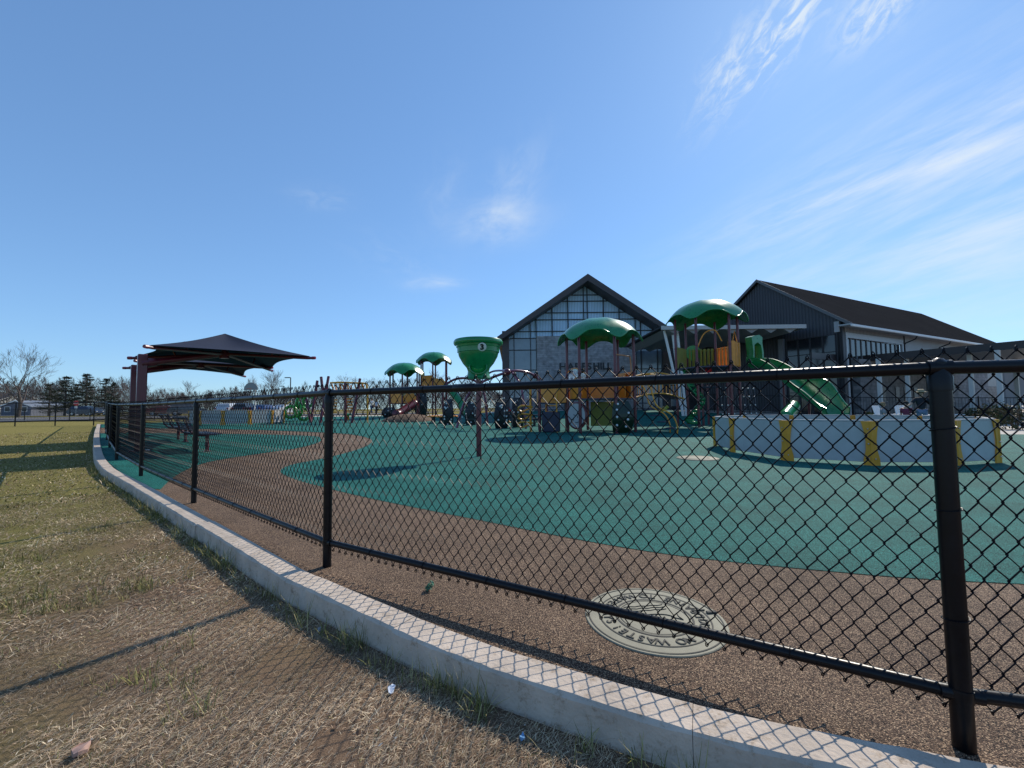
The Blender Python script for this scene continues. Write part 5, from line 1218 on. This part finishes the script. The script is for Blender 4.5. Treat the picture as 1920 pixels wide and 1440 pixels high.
# far wood: one uncountable mass of twiggy crowns
def farwood():
    g=np.random.default_rng(3); P0=[]
    V=[];Fc=[];Cc=[]
    n=0
    for i in range(900):
        px=g.uniform(-420,1010) if i%6 else g.uniform(1900,3300); Y=g.uniform(105,150); p=PY(px,760,Y); 
        hh=g.uniform(4.2,7.0)+(3.2 if px<260 else 0)+(.8 if 560<px<900 else 0); 
        m_=230; t=g.uniform(0,1,m_)**.7; az=g.uniform(0,2*PI,m_); rad=(hh*.30)*np.sqrt(g.uniform(0,1,m_))*np.sin(PI*np.clip(t*.9+.12,0,1)); base=np.stack([p.x+np.cos(az)*rad,p.y+np.sin(az)*rad,.3+t*hh],1)
        d=np.stack([np.cos(az)*.45,np.sin(az)*.45,np.ones(m_)],1)+g.normal(scale=.4,size=(m_,3)); d/=np.linalg.norm(d,axis=1)[:,None]; s=g.uniform(.4,1.1,(m_,1)); b=np.cross(d,g.normal(size=(m_,3))); b/=np.linalg.norm(b,axis=1)[:,None]
        w_=g.uniform(.02,.055,(m_,1)); V.append(np.stack([base-b*w_,base+b*w_,base+d*s],1).reshape(-1,3)); c=np.array([(.095,.074,.070),(.12,.095,.086),(.075,.066,.062),(.078,.074,.058)])[g.integers(0,4)]*g.uniform(.8,1.2); Cc.append(np.tile(c,(3*m_,1)))  # browns lightened so the distance haze sits in the twig colour
    V=np.concatenate(V); Cc=np.concatenate(Cc); return V,np.arange(len(V)).reshape(-1,3),Cc
o=tinted('distant_wood',*farwood(),NEED); tag(o,'hazy brown leafless wood along the horizon','wood',kind='stuff')
# ---------------------------------------------------------------- houses
def house(loc,rz,w_,d,hh,rise,wallc,roofc,label,chim=False):
    root=thing('house',label,'house',loc,rz)
    MB().box((0,0,hh/2-.2),(w_,d,hh+.4)).build('wall',mat('wall_'+label[:8],wallc,.8,noise=(1,.08)),root)
    m=MB(); m.prism([(-w_/2,-d/2,hh),(w_/2,-d/2,hh),(0,-d/2,hh+rise)],(0,d,0)); m.build('gable',mat('wall_'+label[:8],wallc,.8),root)
    for s in (-1,1):
        m=MB(); m.prism([(0,-d/2-.3,hh+rise+.02),(s*(w_/2+.4),-d/2-.3,hh+.02-.4*rise/(w_/2)),(s*(w_/2+.4),-d/2-.3,hh+.2-.4*rise/(w_/2)),(0,-d/2-.3,hh+rise+.2)],(0,d+.6,0)); rf=m.build('roof',mat('roof_'+label[:8],roofc,.8,noise=(2,.15)),root)
        m=MB(); m.prism([(0,-d/2-.34,hh+rise-.02),(s*(w_/2+.42),-d/2-.34,hh-.02-.4*rise/(w_/2)),(s*(w_/2+.42),-d/2-.34,hh+.22-.4*rise/(w_/2)),(0,-d/2-.34,hh+rise+.22)],(0,.035,0)); m.build('barge_board',WHITEPNT,rf)
    for x in (-w_*.28,w_*.28):
        f=MB().box((x,-d/2-.02,1.5),(1.1,.08,1.2)).build('window',WHITEPNT,root); MB().box((x,-d/2-.05,1.5),(.9,.06,1.0)).build('pane',mat('window_dark',(.03,.035,.04),.2),f)
    MB().box((0,-d/2-.03,1.0),(.95,.07,2.0)).build('door',mat('door_grey',(.12,.12,.13),.6),root)
    if chim: MB().box((w_*.3,0,hh+rise*.9),(.7,.7,1.6)).build('chimney',WHITEPNT,root)
p=at(64,100); house(p+Vector((0,0,.05)),R(12),5.6,9,2.1,1.25,(.13,.14,.17),(.16,.19,.24),'small grey blue house with white edged gable at far left')
p=at(6,118); house(p,R(80),9,12,4.0,2.0,(.62,.62,.60),(.10,.10,.11),'white house with chimney at the left edge of the picture',True)
p=at(103,108); house(p,R(90),6,8,1.9,1.0,(.3,.32,.35),(.17,.20,.25),'low shed with slate blue roof right of the grey blue house')
# ---------------------------------------------------------------- cars
def car(loc,rz,paint,label,suv=True):
    root=thing('parked_car',label,'car',loc,rz,'cars in the far parking lot'); L_,W,Hh=4.6,1.85,(1.68 if suv else 1.45)
    prof=[(-2.3,.45),(-2.28,.85),(-2.2,1.0),(-1.95,1.12) if suv else (-1.6,1.0),(-1.75,Hh-.12) if suv else (-1.1,Hh-.06),(-1.5,Hh-.02) if suv else (-.7,Hh),(.2,Hh),(.55,Hh-.08),(1.15,1.08),(2.0,.92),(2.25,.78),(2.3,.45),(2.1,.28),(-2.1,.28)]
    m=MB(); body=[(x,-W/2,z) for x,z in prof]
    # tuck the cabin inwards
    n=len(prof); a=[]; 
    for s in (-1,1):
        for x,z in prof: a.append((x,s*(W/2-(.0 if z<1.05 else .22*(z-1.05)/.6)),z))
    m.add(a,[tuple(range(n)),tuple(range(n,2*n))[::-1]]+[(i+n,(i+1)%n+n,(i+1)%n,i) for i in range(n)]); m.build('body',paint,root)
    gl=mat('car_glass',(.01,.012,.015),.08,spec=.8)
    for s in (-1,1):
        for x0,x1 in ((-1.55,-.55),(-.45,.4)):
            m=MB(); m.add([(x0,s*(W/2-.015),1.08),(x1+.2,s*(W/2-.015),1.08),(x1,s*(W/2-.19),Hh-.12),(x0+.1,s*(W/2-.19),Hh-.12)],[(0,1,2,3)]); m.build('side_window',gl,root)
    m=MB(); m.add([(1.17,-.78,1.10),(1.17,.78,1.10),(.60,.66,Hh-.07),(.60,-.66,Hh-.07)],[(0,1,2,3)]); m.build('windscreen',gl,root)
    for x in (-1.4,1.42):
        for s in (-1,1):
            m=MB(); Rx=Matrix.Rotation(PI/2,3,'X'); m.lathe([(.22,-.11),(.33,-.11),(.345,-.05),(.345,.05),(.33,.11),(.22,.11)],(x,s*(W/2-.08),.34),16,Rx); wh=m.build('wheel',mat('tyre',(.012,.012,.012),.8),root,smooth='auto')
            MB().lathe([(.21,-.115),(.21,.115)],(x,s*(W/2-.08),.34),12,Rx).build('rim',STEEL,wh,smooth='auto')
    for s in (-1,1):
        MB().box((2.27,s*.68,.72),(.08,.32,.14),0,.02).build('headlight',WHITEPNT,root); MB().box((-2.27,s*.76,.92),(.08,.16,.24),0,.02).build('tail_light',mat('red_lens',(.3,.01,.01),.2),root)
    return root
def pnt(n,c): return mat('paint_'+n,c,.25,coat=.6,metal=.2)
CL=[(161,75,8,'navy',(.012,.02,.05),'dark navy suv parked behind the far lawn fence',True),(186,82,12,'silver',(.35,.37,.40),'silver car half hidden behind the dark navy suv',False),
 (312,62,30,'red',(.25,.02,.03),'dark red car seen through the fence right of the maroon posts',False),(352,60,40,'grey',(.12,.13,.14),'grey car right of the dark red one in the far lot',True),(430,62,100,'white',(.65,.65,.65),'white car behind the distant ball pit on the left',True),(462,63,95,'black',(.01,.01,.012),'black car behind the middle of the distant ball pit',True),(497,64,85,'blue',(.03,.06,.16),'blue car below the basketball backboard',False),(534,66,80,'white2',(.6,.6,.6),'white car between the distant ball pit and the green loops',False)]
for px,Y,rz,n,c,lab,sv in CL: car(at(px,Y)+Vector((0,0,.12)),R(rz),pnt(n,c),lab,sv)
# ---------------------------------------------------------------- street furniture
p=at(143,66); root=thing('stop_sign','red octagonal STOP sign with a small white plate below, far left','road sign',p)
MB().tube([(0,0,0),(0,0,2.3)],.03,6).build('pole',STEEL,root); zc_=PY(143,756,66).z-p.z
Rx=Matrix.Rotation(PI/2,3,'X')
m=MB(); m.lathe([(.42,-.01),(.42,.01)],(0,-.05,zc_),8,Rx@Matrix.Rotation(R(22.5),3,'Z')); bd=m.build('sign_face',mat('sign_red',(.55,.02,.02),.4),root)
v,f=textmesh('STOP',.30,.003,Matrix.Translation((0,-.066,zc_))@Matrix.Rotation(PI/2,4,'X'),bold=.01); MB().add(v,f).build('lettering',WHITEPNT,bd)
MB().box((0,-.05,zc_-.62),(.42,.02,.32)).build('lower_plate',WHITEPNT,root)
p=at(470,38); root=thing('basketball_hoop','grey fan shaped basketball backboard on a curved pale pole','basketball hoop',p)
zc_=PY(470,726,38).z-p.z; pol=[(.65*math.cos(a),0,zc_-.25+.68*math.sin(a)) for a in [i*PI/14 for i in range(15)]]
MB().prism([(x,-.03,z) for x,_,z in pol],(0,.05,0)).build('backboard',mat('grey_board',(.20,.23,.25),.4),root)
MB().tube(cr_spline([(-.5,1.4,0),(-.45,1.4,2.2),(-.4,1.2,2.9),(-.1,.5,3.1),(0,.05,3.1)],5),.06,8).build('pole',WHITEPNT,root,smooth='auto')
m=MB(); m.tube([(.23*math.cos(a),-.30+.23*math.sin(a),zc_-.15) for a in [i*PI/8 for i in range(16)]],.012,5,closed=True); m.build('hoop_ring',mat('hoop_red',(.3,.06,.03),.4),root)
for px,py,Y,lab in ((544,708,62,'tall dark lamp post left of the leaning maroon poles'),(532,724,75,'shorter distant lamp post left of the tall one')):
    p=at(px,Y); root=thing('street_lamp',lab,'lamp post',p,0,'lamp posts by the far lot'); hz=PY(px,py,Y).z-p.z
    MB().tube([(0,0,0),(0,0,hz)],[.10,.07],8).build('pole',DARKP,root,smooth='auto'); MB().box((-.45,0,hz),(.8,.3,.12),0,.03).build('lamp_head',DARKP,root)
p=at(252,24); root=thing('marker_post','orange topped grey marker post between the maroon canopy posts','marker post',G(PY(252,780,17).x,17))
MB().tube([(0,0,0),(0,0,.62)],.07,10).build('base_post',CONC,root,smooth='auto'); MB().lathe([(.10,.6),(.13,.7),(.13,1.0),(.08,1.12),(.01,1.14)],(0,0,0),12).build('orange_top',mat('safety_orange',(.55,.10,.03),.4),root,smooth='auto')
# ---------------------------------------------------------------- dry grass, weeds, litter
kp=np.array([(p.x,p.y) for p in KO]); 
def outside(P2):  # distance beyond kerb outer line, positive on the lawn
    kd=np.linalg.norm(P2[:,None,:]-kp[None,::3,:],axis=2); i=kd.argmin(1); K=kp[::3]; t=K[np.minimum(i+1,len(K)-1)]-K[np.maximum(i-1,0)]
    v=P2-K[i]; cr_=t[:,0]*v[:,1]-t[:,1]*v[:,0]; return np.where(cr_>0,1,-1)*kd.min(1)
sgn=1
test=outside(np.array([[-2.0,1.6],[2.0,4.0]])); sgn=1 if test[0]>0 else -1
def scatter(n,seed,rmin,rmax,pw=1.0,amin=-64,amax=8):
    g=np.random.default_rng(seed); r=rmin+(rmax-rmin)*g.uniform(0,1,n)**pw; a=np.radians(g.uniform(amin,amax,n)); P2=np.stack([r*np.sin(a),r*np.cos(a)],1); d=outside(P2)*sgn; return P2[d>.012],d[d>.012],g
def zarr(P2): return np.array([zg(x,y) for x,y in P2])-.10
def blades(P2,z,g,L_,Wd,elev,cols,bend=.3,az=None):
    n=len(P2); a=g.uniform(0,2*PI,n) if az is None else az; e=elev; d=np.stack([np.cos(a)*np.cos(e),np.sin(a)*np.cos(e),np.sin(e)],1); s=np.stack([-np.sin(a),np.cos(a),np.zeros(n)],1)
    base=np.column_stack([P2,z]); w2=Wd[:,None]; L2_=L_[:,None]; mid=base+d*L2_*.5; tip=base+d*L2_; tip[:,2]-=bend*L_*.5*np.cos(e)*0+0; mid[:,2]+=.08*L_
    v=np.stack([base-s*w2,base+s*w2,mid+s*w2*.9,mid-s*w2*.9,tip+s*w2*.12,tip-s*w2*.12],1).reshape(-1,3); o=np.arange(n)[:,None]*6
    f=np.concatenate([o+np.array([[0,1,2,3]]),o+np.array([[3,2,4,5]])],0); return v,f,np.repeat(cols,6,0)
STR=np.array([(.74,.55,.34),(.54,.38,.23),(.92,.74,.49),(.36,.24,.15),(.17,.11,.07),(.62,.43,.28)])
GRE=np.array([(.20,.20,.055),(.30,.27,.09),(.12,.14,.035),(.46,.38,.18)])
BL=attrmat('dry_blade',.75)
def patch_noise(P2,seed,s):
    g=np.random.default_rng(seed); v=np.zeros(len(P2))
    for k in range(6):
        a=g.uniform(0,2*PI); f=s*g.uniform(.6,2.2); v+=np.sin(P2[:,0]*math.cos(a)*f+P2[:,1]*math.sin(a)*f+g.uniform(0,6))
    return v/6**.5
def colmix(P2,d,g,bias=0):
    n=len(P2); gp_=1/(1+np.exp(-(patch_noise(P2,5,2.4)*1.1+(-P2[:,0]-4.2)*.42+bias)*1.6)); isg=g.uniform(0,1,n)<gp_*.42+.04
    c=np.where(isg[:,None],GRE[g.integers(0,4,n)],STR[g.integers(0,6,n)])*g.uniform(.65,1.25,(n,1)); return c,isg
allv=[];allf=[];allc=[];o=0
for (n,seed,r0,r1,pw,l0,l1,w_) in ((190000,1,.75,3.4,.8,.008,.038,.00065),(100000,2,3.2,8.5,.8,.014,.045,.0017),(60000,3,8,26,.85,.025,.05,.0055)):
    P2,d,g=scatter(n,seed,r0,r1,pw,-66 if r0<5 else -58,14 if r0<2 else -30); z=zarr(P2); kp_=(patch_noise(P2,31,7.0)+.5*patch_noise(P2,32,19.0)+g.normal(scale=.5,size=len(P2)))>-1.0; P2=P2[kp_]; d=d[kp_]; z=z[kp_]; c,isg=colmix(P2,d,g); c*=(.82+.22*patch_noise(P2,33,5.0))[:,None].clip(.4,1.3); k=len(P2)
    # a few long pale straws
    Ls=g.uniform(l0,l1,k)*np.where(g.uniform(0,1,k)<.012,3.2,1); el=np.where(isg,g.uniform(.15,1.1,k),g.uniform(.0,.45,k)*np.where(g.uniform(0,1,k)<.2,2,1))
    az=np.where(g.uniform(0,1,k)<.5,g.normal(R(35),.5,k),g.uniform(0,2*PI,k))
    v,f,cc=blades(P2,z+g.uniform(0,.010,k)*(~isg),g,Ls,g.uniform(.5,1.4,k)*w_,el,c,az=az); allv.append(v);allf.append(f+o);allc.append(cc);o+=len(v)
ob=tinted('dry_grass',np.concatenate(allv),np.concatenate(allf),np.concatenate(allc),BL); tag(ob,'dry straw coloured lawn grass with thin green patches outside the kerb','grass',kind='stuff')
# fallen leaves and bits of bark
gL=np.random.default_rng(77); P2,d_,gg=scatter(1500,55,.8,9,.8); nL=len(P2); zz=zarr(P2)+gL.uniform(.004,.016,nL); aa=gL.uniform(0,2*PI,nL); ss=gL.uniform(.003,.011,nL)[:,None]
ca,sa=np.cos(aa),np.sin(aa); base=np.column_stack([P2,zz]); uu=np.column_stack([ca,sa,gL.normal(scale=.3,size=nL)]); vv=np.column_stack([-sa,ca,gL.normal(scale=.3,size=nL)])
Vl=np.stack([base-uu*ss,base+vv*ss*.6,base+uu*ss,base-vv*ss*.6],1).reshape(-1,3); Cl=np.array([(.16,.08,.045),(.10,.06,.04),(.30,.19,.11),(.52,.46,.38),(.05,.035,.028)])[gL.integers(0,5,nL)]
ob=tinted('leaf_litter',Vl,np.arange(4*nL).reshape(-1,4),np.repeat(Cl,4,0),BL); tag(ob,'tiny brown leaf and bark fragments lying in the dry grass','leaf litter',kind='stuff')
# green weeds along the kerb foot and in tufts
g=np.random.default_rng(9); V=[];Fc=[];Cc=[];o=0
spots=[]
for i in range(0,len(KO)-1):
    p=KO[i]; 
    if p.y<9 and g.uniform()<.55:
        nrm=(Vector((p.x,p.y,0))-KP[i]).normalized(); spots.append((p.x+nrm.x*g.uniform(.02,.12),p.y+nrm.y*g.uniform(.02,.12),g.uniform(.35,1.1)))
P2,d,gg=scatter(2600,21,.9,7,.8)
pn=patch_noise(P2,8,3.0)
for (x,y) in P2[pn>.6][:420]: spots.append((x,y,g.uniform(.25,.7)))
for x,y,s in spots:
    k=int(8+18*s); P3=np.array([[x,y]])+g.normal(scale=.014+.012*s,size=(k,2)); z=np.array([zg(x,y)-.10]*k)
    c=GRE[g.integers(0,4,k)]*g.uniform(.6,1.2,(k,1)); v,f,cc=blades(P3,z,g,g.uniform(.04,.17,k)*s,np.full(k,.0014),g.uniform(.6,1.45,k),c); V.append(v);Fc.append(f+o);Cc.append(cc);o+=len(v)
ob=tinted('green_weeds',np.concatenate(V),np.concatenate(Fc),np.concatenate(Cc),BL); tag(ob,'green weeds and grass tufts growing along the kerb foot','weeds',kind='stuff')
def scrap(px,py,dz,r_,colr,label,name,seed,th=.004):
    p=P(px,py,dz); g=random.Random(seed); m=MB(); n=9
    poly=[(r_*g.uniform(.6,1.1)*math.cos(2*PI*k/n)*.6,r_*g.uniform(.6,1.1)*math.sin(2*PI*k/n),.006+g.uniform(0,.018)) for k in range(n)]; m.prism(poly,(0,0,th)); o=m.build(name,colr); o.location=p; tag(o,label,name.replace('_',' '))
scrap(735,1298,-.10,.03,mat('paper',(.6,.66,.74),.7,bump=(80,.4)),'crumpled pale blue paper scrap in the dirt below the kerb','paper_scrap',1)
scrap(152,1415,-.10,.035,mat('pink_stone',(.42,.26,.20),.9,noise=(30,.2)),'flat pinkish stone in the dry grass at bottom left','flat_stone',2,.012)
scrap(600,1083+105,-.10,.02,mat('grey_pebble',(.35,.34,.33),.9),'small grey pebble in the dirt under the second fence post','pebble',3,.012)
scrap(980,1392,-.10,.018,mat('blue_bit',(.15,.35,.6),.5),'tiny blue plastic bit in the dirt at bottom centre','plastic_bit',4,.006)
# seedling on the rubber near the rail
p=P(805,1108); root=thing('rubber_crumb_clump','pale green tuft poking from the brown rubber under the bottom rail','tuft',p)
v,f,c=leafcloud(160,[(0,0,.025),(0.01,0,.04),(-.01,0.005,.015)],.018,.008,((.14,.32,.2),(.2,.42,.28),(.1,.2,.12)),5); tinted('tuft',v,f,c,LEAF,root)
for o in bpy.data.objects:
    if o.type=='MESH' and not o.data.materials: o.data.materials.append(CONC)
